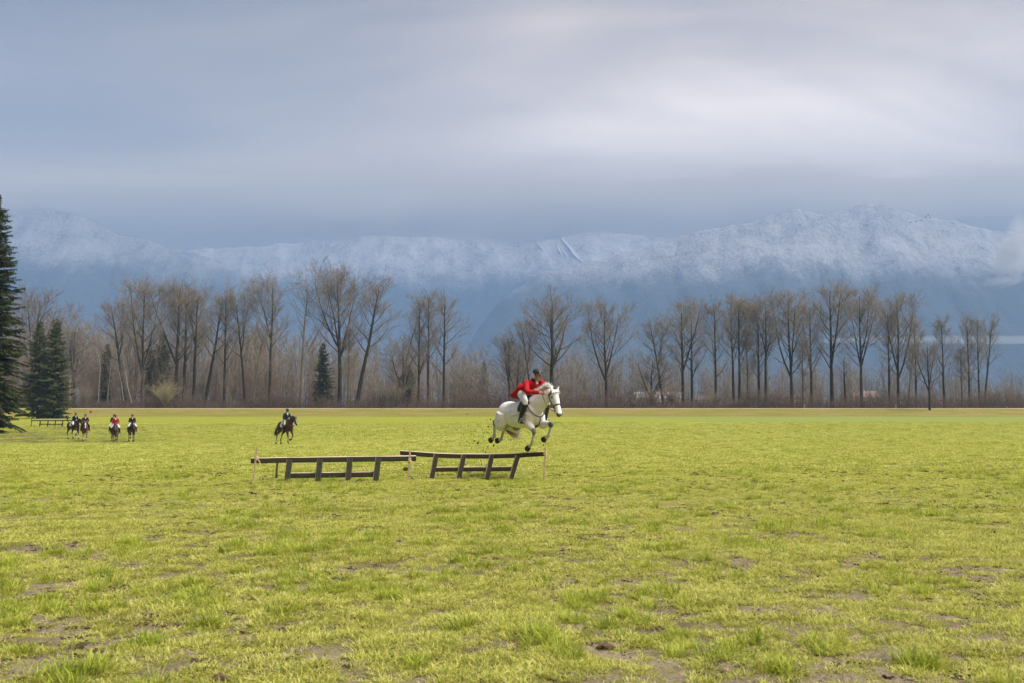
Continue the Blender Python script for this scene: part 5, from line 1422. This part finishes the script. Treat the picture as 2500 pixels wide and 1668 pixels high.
    loft(m2, [(sx - .30, 0, barrel(sx - .30, 0)[2] + .085, .10, .025), (sx - .24, 0, barrel(sx - .24, 0)[2] + .075, .16, .045), (sx - .10, 0, barrel(sx - .1, 0)[2] + .045, .15, .045), (sx + .06, 0, barrel(sx + .06, 0)[2] + .05, .12, .05), (sx + .18, 0, barrel(sx + .18, 0)[2] + .075, .10, .045), (sx + .23, 0, barrel(sx + .23, 0)[2] + .06, .05, .02)], n=12)
    sd = add_obj('saddle', m2.mesh('saddle', True), M_LEATHER, R)
    for sg in (-1, 1): shell('saddle_flap', sx - .02, sx + .25, sg * .35, sg * 1.45, .032, .012, M_LEATHER, 8, 10)
    gx = sx + .12
    strap('girth', [barrel(gx, a, 1.045) for a in np.linspace(-2 * math.pi / 2 * .62, -math.pi, 8)] + [barrel(gx, a, 1.045) for a in np.linspace(math.pi, math.pi * .62, 8)], .026, M_LEATHER)
    hc = np.array(catmull(np.array([h for h in head_rings], float), 6))
    def hpt(t, ang, k=1.06):
        f = np.clip(np.interp(t, [h[0] for h in hr], np.arange(len(hr))) * 6, 0, len(hc) - 1); c = np.array([np.interp(f, np.arange(len(hc)), hc[:, i]) for i in range(5)])
        return c[:3] + lat * (math.sin(ang) * c[3] * k) + fwd * (math.cos(ang) * c[4] * k)
    sr = .0105 if hero else .014
    br = strap('bridle', [hpt(.60, a) for a in np.linspace(0, 2 * math.pi, 17)], sr * 1.15, M_LEATHER)
    strap('browband', [hpt(.13, a, 1.07) for a in np.linspace(-1.7, 1.7, 11)], sr, M_LEATHER, R)
    for sg in (-1, 1): strap('cheekpiece', [hpt(.05, sg * .9, 1.1), hpt(.13, sg * 1.5), hpt(.35, sg * 1.75), hpt(.60, sg * 1.75), hpt(.80, sg * 1.8)], sr, M_LEATHER, R)
    strap('throat_lash', [hpt(.10, a, 1.08) for a in np.linspace(1.5, 2 * math.pi - 1.5, 9)], sr * .8, M_LEATHER, R)
    if hero:
        for sg in (-1, 1):
            mm = MB(); c = hpt(.80, sg * 1.75, 1.15); a = np.linspace(0, 2 * math.pi, 13); P = (c + fwd * 0 + D[None] * (np.cos(a) * .035)[:, None] + fwd[None] * (np.sin(a) * .035)[:, None])[None]; mm.add(*tube_batch(P, np.full((1, 13), .006), 5)); add_obj('bit_ring', mm.mesh('bit_ring', True), M_IRON, R)
    if tack: tack(strap, barrel, hpt, nk, R, lpts)
    info = dict(R=R, hpt=hpt, barrel=barrel, strap=strap, M=Matrix.Translation(Vector(loc)) @ Matrix.Rotation(rz, 4, 'Z') @ Matrix.Scale(scale, 4))
    for sg, key in ((-1, 'r'), (1, 'l')):      # reins run from the bit to the rider's hands
        if pose.get('rein_' + key) is not None:
            h_ = np.array(pose['rein_' + key], float); b_ = hpt(.80, sg * 1.85, 1.12); mid = (b_ + h_) / 2 + np.array([0, sg * .06, -.05])
            strap('rein', [b_, b_ * .6 + mid * .4 + np.array([0, sg * .03, -.01]), mid, h_], sr * .8, M_LEATHER, R)
    return info

def rider(label, H, q, coat, breech, boot, helm, vox=.016, hero=False, group=None, collar=None, seat=None, look=(1, 0, 0), stock=True, hair=None):
    """q: joints in the frame of the horse"""
    q = {k: np.array(v, float) for k, v in q.items()}
    seat = np.array(seat if seat is not None else q['pelvis'] - [0, 0, .08]); M = H['M']
    R = root('person', M @ Vector(seat), label, 'person', group, H['R'].rotation_euler.z); R.scale = H['R'].scale
    def mk(mb, nm, v, s=3): 
        for i in range(len(mb.v)): mb.v[i] = mb.v[i] - seat
        return fuse(mb, nm, v, s)
    def raw(mb):
        for i in range(len(mb.v)): mb.v[i] = mb.v[i] - seat
        return mb
    f = np.array(look, float); f /= np.linalg.norm(f)
    up = q.get('head_up', q['head'] - q['neck']); up = up / np.linalg.norm(up); f = f - up * f.dot(up); f /= np.linalg.norm(f); lt = np.cross(up, f)
    hc = q['head']
    def hp(a, b, c): return hc + f * a + lt * b + up * c
    # --- body: head, neck, trunk, arms, hands and legs in one skin
    mb = MB()
    def hl(rings): loft(mb, [tuple(hp(a, 0, c)) + (ra, rb) for a, c, ra, rb in rings], lt, n=14)
    hl([(.055, -.135, .022, .020), (.048, -.125, .045, .040), (.028, -.09, .062, .072), (.012, -.04, .070, .090), (.0, .02, .075, .098), (-.008, .07, .070, .092), (-.01, .105, .05, .065), (-.01, .125, .015, .02)])
    loft(mb, [tuple(hp(.098, 0, -.005)) + (.008, .008), tuple(hp(.112, 0, -.03)) + (.013, .012), tuple(hp(.108, 0, -.046)) + (.015, .012), tuple(hp(.09, 0, -.05)) + (.010, .008)], lt, n=8)
    blob(mb, hp(.086, 0, -.078), (.014, .022, .010)); blob(mb, hp(.085, 0, .018), (.016, .055, .012))
    for sg in (-1, 1): blob(mb, hp(-.012, sg * .076, -.02), (.020, .010, .030))
    loft(mb, [tuple(q['neck'] - up * .06) + (.062, .062), tuple(q['neck']) + (.056, .058), tuple(hp(-.012, 0, -.09)) + (.052, .056), tuple(hp(-.01, 0, -.03)) + (.05, .05)], lt, n=12)
    sh = (q['sh_l'] + q['sh_r']) / 2
    loft(mb, [tuple(q['pelvis'] - [0, 0, .05]) + (.13, .10), tuple(q['pelvis']) + (.14, .10), tuple((q['pelvis'] + sh) / 2) + (.12, .085), tuple(sh) + (.13, .08), tuple(q['neck']) + (.06, .06)], n=12)
    for s in 'lr':
        sg = 1 if s == 'l' else -1; S_, E, W = q['sh_' + s], q['el_' + s], q['ha_' + s]
        loft(mb, [tuple(S_) + (.045, .045), tuple((S_ + E) / 2) + (.040, .040), tuple(E) + (.034, .034), tuple((E + W) / 2) + (.033, .033), tuple(W + (E - W) * .12) + (.024, .028)], n=10)
        d = W - E; d /= np.linalg.norm(d); hd = d * .9 + np.array([0, -sg * .25, -.1]); hd /= np.linalg.norm(hd); pr = np.array([0, 0, 1.0]) - hd * hd[2]; pr /= np.linalg.norm(pr); inn = np.cross(pr, hd) * (1 if sg > 0 else -1)
        loft(mb, [tuple(W - hd * .03) + (.022, .030), tuple(W + hd * .02) + (.018, .040), tuple(W + hd * .06) + (.018, .044), tuple(W + hd * .085) + (.014, .040)], np.cross(pr, hd), n=10)
        for k in range(4):                 # four fingers curled round the rein
            b = W + hd * (.078 - .004 * abs(k - 1)) + pr * (.030 - .020 * k); ln = [.030, .034, .032, .025][k]; c1 = np.cross(pr, hd) * (-sg) * -1
            loft(mb, [tuple(b) + (.0095, .0095), tuple(b + hd * ln) + (.009, .009), tuple(b + hd * ln * .8 - inn * -.026) + (.0085, .0085), tuple(b + hd * ln * .05 - inn * -.034) + (.0075, .0075)], pr, n=6, k=2)
        t0 = W + hd * .025 + pr * .036; loft(mb, [tuple(t0) + (.012, .012), tuple(t0 + hd * .030 + pr * .016 + inn * .012) + (.0105, .0105), tuple(t0 + hd * .060 + pr * .010 + inn * .022) + (.008, .008)], inn, n=6, k=2)
        Hj, K, A, Tt = q['hip_' + s], q['kn_' + s], q['an_' + s], q['to_' + s]
        loft(mb, [tuple(Hj) + (.075, .08), tuple((Hj + K) / 2) + (.065, .065), tuple(K) + (.048, .048), tuple((K + A) / 2) + (.045, .045), tuple(A) + (.032, .032), tuple(A - [0, 0, .05]) + (.03, .03)], n=10)
    me = mk(mb, 'body', vox * (.75 if hero else .95), 2)
    sk = (0.50, 0.27, 0.19)
    ho = hc - seat
    def hs(a, b, c): return hp(a, b, c) - seat
    paint(me, sk, [([hs(.098, 0, -.082)], .022, (.30, .11, .09), .7), ([hs(.084, s_ * .032, .006) for s_ in (-1, 1)], .018, (.10, .055, .04), .8), ([hs(.06, s_ * .05, -.045) for s_ in (-1, 1)], .035, (.56, .25, .19), .5), ([hs(-.05, 0, -.02), hs(-.03, .06, .01), hs(-.03, -.06, .01), hs(-.07, 0, -.06)], .05, (.05, .03, .02), .9)])
    add_obj('body', me, M_SKIN, R)
    if hero:
        for sg in (-1, 1): m2 = MB(); blob(m2, hp(.082, sg * .033, .004), .011); add_obj('eye', raw(m2).mesh('eye', True), M_EYE, R)
    # --- helmet with peak and harness
    mb = MB(); th = np.linspace(0, math.pi / 2, 7)
    loft(mb, [tuple(hp(-.012, 0, .028)) + (.098, .128), tuple(hp(-.012, 0, .05)) + (.100, .130)] + [tuple(hp(-.012, 0, .05 + .098 * math.sin(t))) + (.100 * math.cos(t) + .002, .130 * math.cos(t) + .002) for t in th[1:]], lt, n=20, k=2)
    hm = add_obj('helmet', raw(mb).mesh('helmet', True), helm, R)
    m2 = MB(); V = []
    for l in (0, 1):
        for i in range(2):
            for j in range(11):
                a = -1.15 + 2.3 * j / 10; rr = [.0, .045 * math.cos(a) ** .8 if math.cos(a) > 0 else 0][i]
                V.append(hp(-.012 + math.cos(a) * (.128 + rr), math.sin(a) * (.098 + rr * .5), .034 - .018 * i + .006 * l))
    F = [];
    for j in range(10): F += [(j, j + 1, 12 + j, 11 + j), (22 + j, 33 + j, 34 + j, 23 + j), (11 + j, 12 + j, 34 + j, 33 + j)]
    add_obj('peak', mesh_np('peak', np.array(V) - seat, np.array(F), True), helm, R)
    if hero:
        a = np.linspace(-1.9, 1.9, 15); P = np.array([hp(.012 + .035 * math.cos(x) , math.sin(x) * .084 if abs(x) < 1.57 else math.copysign(.084, x), -.128 + .165 * (abs(x) / 1.9) ** 1.5) for x in a])[None]
        m2 = MB(); m2.add(*tube_batch(P - seat, np.full((1, 15), .0055), 5)); add_obj('chin_strap', m2.mesh('chin_strap', True), M_BOOT, R)
        m2 = MB(); blob(m2, hp(.092, -.052, .062), (.012, .018, .007)); add_obj('helmet_badge', raw(m2).mesh('helmet_badge', True), M_STOCK, R)
    # --- coat
    mb = MB(); P0 = q['pelvis']; sp = sh - P0; sp /= np.linalg.norm(sp); bk = np.cross(np.array([0, 1.0, 0]), sp); bk = -bk if bk[0] > 0 else bk
    w = 1.0
    loft(mb, [tuple(P0 - sp * .10 + bk * q.get('tail_out', np.array(.05))) + (.185, .165), tuple(P0 - sp * .03 + bk * .03) + (.190, .165), tuple(P0 + sp * .10) + (.172, .138), tuple(P0 * .55 + sh * .45) + (.160, .125), tuple(P0 * .25 + sh * .75) + (.188, .135), tuple(sh + sp * .0) + (.170, .110), tuple(q['neck'] - sp * .01) + (.075, .072)], n=18)
    if 'skirt' in q: loft(mb, [tuple(P0 + sp * .04 + bk * .05) + (.16, .13), tuple(P0 + (q['skirt'] - P0) * .5) + (.205, .125), tuple(q['skirt']) + (.20, .085)], n=14)
    for s in 'lr':
        S_, E, W = q['sh_' + s], q['el_' + s], q['ha_' + s]
        loft(mb, [tuple(S_ * .8 + sh * .2) + (.075, .080), tuple(S_) + (.076, .078), tuple((S_ + E) / 2) + (.066, .066), tuple(E) + (.058, .058), tuple((E + W) / 2) + (.052, .052), tuple(W + (E - W) * .10) + (.043, .045)], n=12)
    add_obj('coat', mk(mb, 'coat', vox * .85, 3), coat, R)
    # collar, stock tie, buttons
    a = np.linspace(-2.3, 2.3, 13) + math.pi; nb = q['neck'] + up * .005
    ff = f
    P = np.array([nb + ff * (-math.cos(x) * -.072) + lt * (math.sin(x) * .074) - up * (.035 * (1 + math.cos(x - 0)) * .5) + up * .02 for x in a]); P = np.array([nb + ff * (math.cos(x) * .074) + lt * (math.sin(x) * .078) + up * (.018 - .045 * max(0, math.cos(x))) for x in a])[None]
    m2 = MB(); m2.add(*tube_batch(P - seat, np.full((1, 13), .020), 6)); add_obj('collar', m2.mesh('collar', True), collar or coat, R)
    fr = np.cross(sp, np.array([0, 1.0, 0])); fr = fr if fr[0] > 0 else -fr      # outwards over the chest
    if stock:
        c0 = q['neck'] + f * .060 - up * .01; m2 = MB(); loft(m2, [tuple(q['neck'] + f * .03 + up * .035) + (.052, .032), tuple(c0) + (.044, .024), tuple(c0 - sp * .05 + fr * .045) + (.036, .018), tuple(c0 - sp * .12 + fr * .062) + (.012, .012)], lt, n=10, k=3); add_obj('stock_tie', raw(m2).mesh('stock_tie', True), M_STOCK, R)
    if hero:
        for k in range(3): m2 = MB(); blob(m2, P0 * (.25 + .2 * k) + sh * (.75 - .2 * k) + fr * .142, (.012, .012, .012), 8); add_obj('button', raw(m2).mesh('button', True), M_BRASS, R)
    # --- breeches and boots
    mb = MB(); blob(mb, P0 - [0, 0, .03], (.15, .175, .13), 14)
    for s in 'lr':
        Hj, K, A = q['hip_' + s], q['kn_' + s], q['an_' + s]
        loft(mb, [tuple(Hj) + (.100, .105), tuple(Hj * .6 + K * .4) + (.090, .095), tuple(Hj * .25 + K * .75) + (.074, .078), tuple(K) + (.062, .064), tuple(K * .8 + A * .2) + (.055, .058)], n=14)
    add_obj('breeches', mk(mb, 'breeches', vox * .9, 3), breech, R)
    for s in 'lr':
        K, A, Tt = q['kn_' + s], q['an_' + s], q['to_' + s]
        mb = MB(); d = Tt - A; d[2] = 0; d /= np.linalg.norm(d); hz = A[2] - .075; heel = A + np.array([0, 0, -.055]) - d * .055
        loft(mb, [tuple(K * .93 + A * .07 + np.array([.0, 0, .0])) + (.060, .068), tuple(K * .72 + A * .28) + (.064, .070), tuple(K * .45 + A * .55) + (.058, .062), tuple(K * .12 + A * .88) + (.045, .048), tuple(A + [0, 0, -.035]) + (.044, .056), tuple(A + [0, 0, -.075]) + (.036, .05)], n=12)
        loft(mb, [tuple(heel) + (.034, .032), tuple(A * .6 + Tt * .4 + np.array([0, 0, -.045])) + (.044, .036), tuple(Tt * .75 + A * .25 + np.array([0, 0, -.03])) + (.046, .028), tuple(Tt + np.array([0, 0, -.025])) + (.030, .020)], np.cross([0, 0, 1.0], d), n=12)
        bt = add_obj('boot', mk(mb, 'boot', vox * .8, 2), boot, R)
        # stirrup belongs to the saddle
        c = Tt * .6 + A * .4 + np.array([0, 0, -.05]); a = np.linspace(-.2, 2 * math.pi + .2, 17); sd_ = np.cross([0, 0, 1.0], d)
        Pst = np.array([c + sd_ * (math.sin(x) * (.050 if math.cos(x) > -.2 else .034)) + np.array([0, 0, 1.0]) * (.050 - math.cos(x) * .064) - np.array([0, 0, .012]) for x in a])
        H['strap']('stirrup', Pst, .0085, M_IRON, H['R'], 2)
        top = H['barrel'](c[0] * .4 + K[0] * .35 + .04, (-1.0 if s == 'r' else 1.0), 1.13)
        H['strap']('stirrup_leather', [Pst[8], (Pst[8] + top) / 2, top], .010, M_LEATHER, H['R'], 3)
    return R

# ------------------------------------------------------------------ the white horse over the jump
TH = 56.0; CT, ST = math.cos(math.radians(TH)), math.sin(math.radians(TH))
def J(zx, zy, y):
    """joint measured in the enlarged photograph, at a known distance from the horse's centre plane"""
    return ((zx - 690) / 652.0 / CT - y * ST / CT, y, .89 + (1090 - zy) / 652.0)
hero_pose = dict(xs=.93, croup=-.055,
    neck=[(.42, 0, 1.30, .17, .27), (.60, .01, 1.40, .165, .26), (.79, .045, 1.50, .130, .212), (.95, .09, 1.61, .104, .166), (1.07, .13, 1.69, .092, .135), (1.11, .14, 1.715, .06, .08)],
    head=((1.10, .135, 1.70), (1.385, .11, 1.165), (0.10, 1, 0)), hs=1.1,
    legs=dict(fr=[(.58, -.13, 1.20), (.555, -.16, 1.00), (.80, -.16, .81), (.70, -.16, .535), (.585, -.16, .455)],
              fl=[(.60, .13, 1.18), (.64, .16, .97), (1.03, .16, .985), (.915, .15, .71), (.80, .15, .655)],
              hr=[(-.42, -.15, 1.20), (-.50, -.20, .93), (-.86, -.15, 1.01), (-.885, -.15, .655), (-.975, -.15, .605)],
              hl=[(-.42, .15, 1.18), (-.47, .20, .89), (-.90, .15, .885), (-1.03, .15, .585), (-1.13, .15, .565)]),
    tail=[(-.70, 0, 1.40), (-.86, .04, 1.34), (-.95, .14, 1.10), (-.86, .26, .86), (-.66, .36, .72)], mane=.95, mane_side=-.15, mane_back=.5, saddle=.34, rein_r=(1.0, -.10, 1.68), rein_l=(.98, .12, 1.70))
def hero_tack(strap, barrel, hpt, nk, R, lpts):
    C = catmull(np.array(nk, float), 6); T, S, U = frames(C[:, :3], (0, 1, 0))
    # breastplate: collar round the base of the neck, strap between the forelegs, straps to the saddle
    def nring(j, ang, k): return C[j, :3] + S[j] * (math.cos(ang) * C[j, 3] * k) + U[j] * (math.sin(ang) * C[j, 4] * k)
    j = 7; top = nring(j, math.pi / 2 if U[j][2] > 0 else -math.pi / 2, 1.0); chest = np.array([.80, 0.0, 1.135])
    for sg in (-1, 1):
        p = [top + np.array([-.02, 0, .02]), np.array([.55, sg * .175, 1.50]), np.array([.66, sg * .215, 1.33]), np.array([.755, sg * .13, 1.19]), chest]
        strap('breastplate_strap', p, .0125, M_LEATHER, R)
        strap('breastplate_strap', [np.array([.60, sg * .205, 1.43]), np.array([.50, sg * .225, 1.455]), np.array([.40, sg * .215, 1.475])], .0125, M_LEATHER, R)
    strap('martingale', [chest, np.array([.795, 0, 1.04]), np.array([.70, 0, .925]), np.array([.56, 0, .885]), barrel(.36, math.pi, 1.03)], .0135, M_LEATHER, R)
HL = at(1160 + 690 * 240 / 1505.0, 870 + 1090 * 250 / 1568.0, 23.37)
HB = horse('white grey horse leaping over the low jump, dark knees and hooves', (HL.x, HL.y, HL.z - .89), TH, hero_pose, (0.83, 0.82, 0.81), ((0.075, 0.072, 0.078), .88, (0.070, 0.062, 0.062)), M_HAIRW, M_HAIRT, M_COAT_W, .017, hero_tack, hero=True, group='horses in the field')
rider('person in a scarlet coat and black helmet crouching over the leaping white horse', HB, dict(pelvis=(.20, 0, 1.735), head=(.67, .03, 2.10), neck=(.59, .012, 1.97), head_up=(.22, .04, .97), sh_r=(.52, -.19, 1.90), sh_l=(.575, .19, 1.92), el_r=(.76, -.33, 1.715), el_l=(.78, .33, 1.74), ha_r=(.985, -.12, 1.685), ha_l=(.965, .13, 1.70),
    hip_r=(.24, -.13, 1.665), hip_l=(.24, .13, 1.665), kn_r=(.66, -.31, 1.475), kn_l=(.66, .31, 1.475), an_r=(.505, -.355, 1.075), an_l=(.505, .355, 1.075), to_r=(.655, -.385, 1.035), to_l=(.655, .385, 1.035), skirt=(-.12, -.02, 1.635), tail_out=.08),
    M_RED, M_BREECH, M_BOOT, M_HELM, .013, True, 'mounted riders', M_GREENV, look=(.93, .30, -.12))

# ------------------------------------------------------------------ the field behind
def seated(lean=0.0, **kw):
    q = dict(pelvis=(.10, 0, 1.625), neck=(.20 + lean, 0, 2.11), head=(.235 + lean, 0, 2.262), sh_r=(.16 + lean, -.185, 2.035), sh_l=(.16 + lean, .185, 2.035), el_r=(.22 + lean * .7, -.27, 1.765), el_l=(.22 + lean * .7, .27, 1.765), ha_r=(.50, -.075, 1.70), ha_l=(.50, .075, 1.70),
             hip_r=(.12, -.13, 1.585), hip_l=(.12, .13, 1.585), kn_r=(.46, -.315, 1.36), kn_l=(.46, .315, 1.36), an_r=(.22, -.365, .955), an_l=(.22, .365, .955), to_r=(.38, -.415, .935), to_l=(.38, .415, .935), tail_out=.04)
    q.update(kw); return q
def std_pose(kind=0, headlow=0.0, neck_y=0.0):
    hy = neck_y
    p = dict(neck=[(.40, 0, 1.30, .17, .27), (.58, 0, 1.42, .16, .25), (.76, hy * .3, 1.58, .12, .20), (.90, hy * .6, 1.74 - headlow * .5, .098, .155), (1.01, hy * .9, 1.86 - headlow, .086, .12), (1.05, hy, 1.89 - headlow, .06, .08)],
             head=((1.03, hy, 1.875 - headlow), (1.27, hy * 1.25, 1.36 - headlow), (0, 1, 0)),
             tail=[(-.76, 0, 1.42), (-.88, 0, 1.34), (-.98, -.03, 1.08), (-1.02, -.04, .82), (-1.0, -.02, .60)], mane=.30, saddle=.14, rein_r=(.52, -.075, 1.69), rein_l=(.52, .075, 1.69))
    st_f = lambda s, dx=0, dz=0: [(.58, s * .13, 1.18), (.53, s * .16, .97), (.58 + dx, s * .14, .57), (.575 + dx, s * .13, .24), (.62 + dx, s * .13, .105)]
    up_f = lambda s: [(.58, s * .13, 1.18), (.57, s * .16, .97), (.90, s * .15, .78), (.80, s * .14, .47), (.69, s * .14, .415)]
    mid_f = lambda s: [(.58, s * .13, 1.18), (.56, s * .16, .96), (.76, s * .15, .64), (.60, s * .14, .38), (.50, s * .14, .36)]
    back_h = lambda s, dx=0: [(-.44, s * .15, 1.20), (-.40, s * .19, .95), (-.78 + dx, s * .15, .67), (-.93 + dx, s * .14, .30), (-.90 + dx, s * .14, .115)]
    st_h = lambda s, dx=0: [(-.44, s * .15, 1.20), (-.36, s * .19, .96), (-.66 + dx, s * .15, .62), (-.64 + dx, s * .14, .26), (-.59 + dx, s * .14, .105)]
    fwd_h = lambda s: [(-.44, s * .15, 1.20), (-.26, s * .19, .97), (-.40, s * .15, .60), (-.28, s * .14, .27), (-.22, s * .14, .14)]
    p['legs'] = [dict(fr=st_f(-1, .06), fl=mid_f(1), hr=back_h(-1), hl=back_h(1, .10)), dict(fr=up_f(-1), fl=st_f(1, .05), hr=st_h(-1), hl=fwd_h(1)), dict(fr=st_f(-1), fl=mid_f(1), hr=fwd_h(-1), hl=st_h(1)), dict(fr=mid_f(-1), fl=st_f(1, .02), hr=st_h(-1, -.05), hl=fwd_h(1))][kind]
    return p
def place(px, y): g = gpt(px, y); return (g.x, g.y, g.z + .01)
BAY = (0.060, 0.026, 0.017); DARK = ((0.016, 0.013, 0.012), .85, (0.02, 0.016, 0.015))
# bay horse in the middle distance
p = std_pose(0, .06, .10); p['tail'] = [(-.76, 0, 1.40), (-.90, 0, 1.30), (-1.02, -.08, 1.05), (-1.06, -.14, .82), (-1.04, -.16, .62)]
h = horse('bay horse with a thin white blaze cantering alone in the middle field', place(697, 66.5), 48, p, BAY, DARK, M_HAIRB, M_HAIRB, M_COAT, .03, blaze=(.030, .85), group='horses in the field', socks=('hr',))
rider('person in a navy jacket and beige breeches on the lone bay horse', h, seated(.02), M_NAVY, M_BREECHT, M_BOOTB, M_TWEED, .02, group='mounted riders', look=(.9, -.15, 0), collar=M_BLACKW)
# the group at the left
p = std_pose(1, .10, .06); p['tail'] = [(-.76, 0, 1.46), (-.92, .02, 1.70), (-1.06, .04, 1.98), (-1.12, .04, 2.12), (-1.14, .04, 1.95)]
h = horse('dark horse with white socks, farthest rider, beside the small far jump', place(180, 92), 34, p, (0.045, 0.022, 0.016), DARK, M_HAIRB, M_HAIRB, M_COAT, .035, group='horses in the field', socks=('hr', 'hl', 'fl'))
rider('person in a black coat leaning forward on the dark horse with white socks', h, seated(.10), M_BLACKW, M_BREECH, M_BOOT, M_HELM, .024, group='mounted riders', look=(1, -.1, -.1))
p = std_pose(2, .22); 
h = horse('chestnut horse with a broad white face and white legs', place(209, 89), 66, p, (0.135, 0.052, 0.027), ((0.34, 0.24, 0.19), .55, (0.4, 0.3, 0.27)), M_HAIRC, M_HAIRC, M_COAT, .035, blaze=(.075, .95), group='horses in the field', socks=('fr', 'fl', 'hr', 'hl'))
rider('person in a slate jacket and white shirt on the white-faced chestnut horse', h, seated(.03), M_TWEED, M_BLACKW, M_BOOT, M_HELM, .024, group='mounted riders', look=(1, -.1, -.1))
p = std_pose(3, .26)
h = horse('bay horse half hidden behind the red coated rider of the left group', place(279, 88.5), 69, p, (0.07, 0.032, 0.02), DARK, M_HAIRB, M_HAIRB, M_COAT, .035, group='horses in the field')
rider('person in black half hidden behind the red coated rider', h, seated(.0), M_BLACKW, M_BREECH, M_BOOT, M_HELM, .024, group='mounted riders')
p = std_pose(2, .24)
h = horse('brown bay horse ridden by the red coated rider of the left group', place(283, 84.5), 70, p, (0.095, 0.044, 0.028), DARK, M_HAIRB, M_HAIRB, M_COAT, .035, group='horses in the field')
rider('person in a dark red coat and white breeches in the left group', h, seated(.0), M_REDFAR, M_BREECH, M_BOOT, M_HELM, .024, group='mounted riders')
p = std_pose(3, .24)
h = horse('dark bay horse with a small white star, right one of the left group', place(323, 88), 63, p, (0.048, 0.021, 0.014), DARK, M_HAIRB, M_HAIRB, M_COAT, .035, blaze=(.04, .28), group='horses in the field')
rider('person in a black coat with white tie, rightmost of the left group', h, seated(.0), M_BLACKW, M_BREECH, M_BOOT, M_HELM, .024, group='mounted riders')
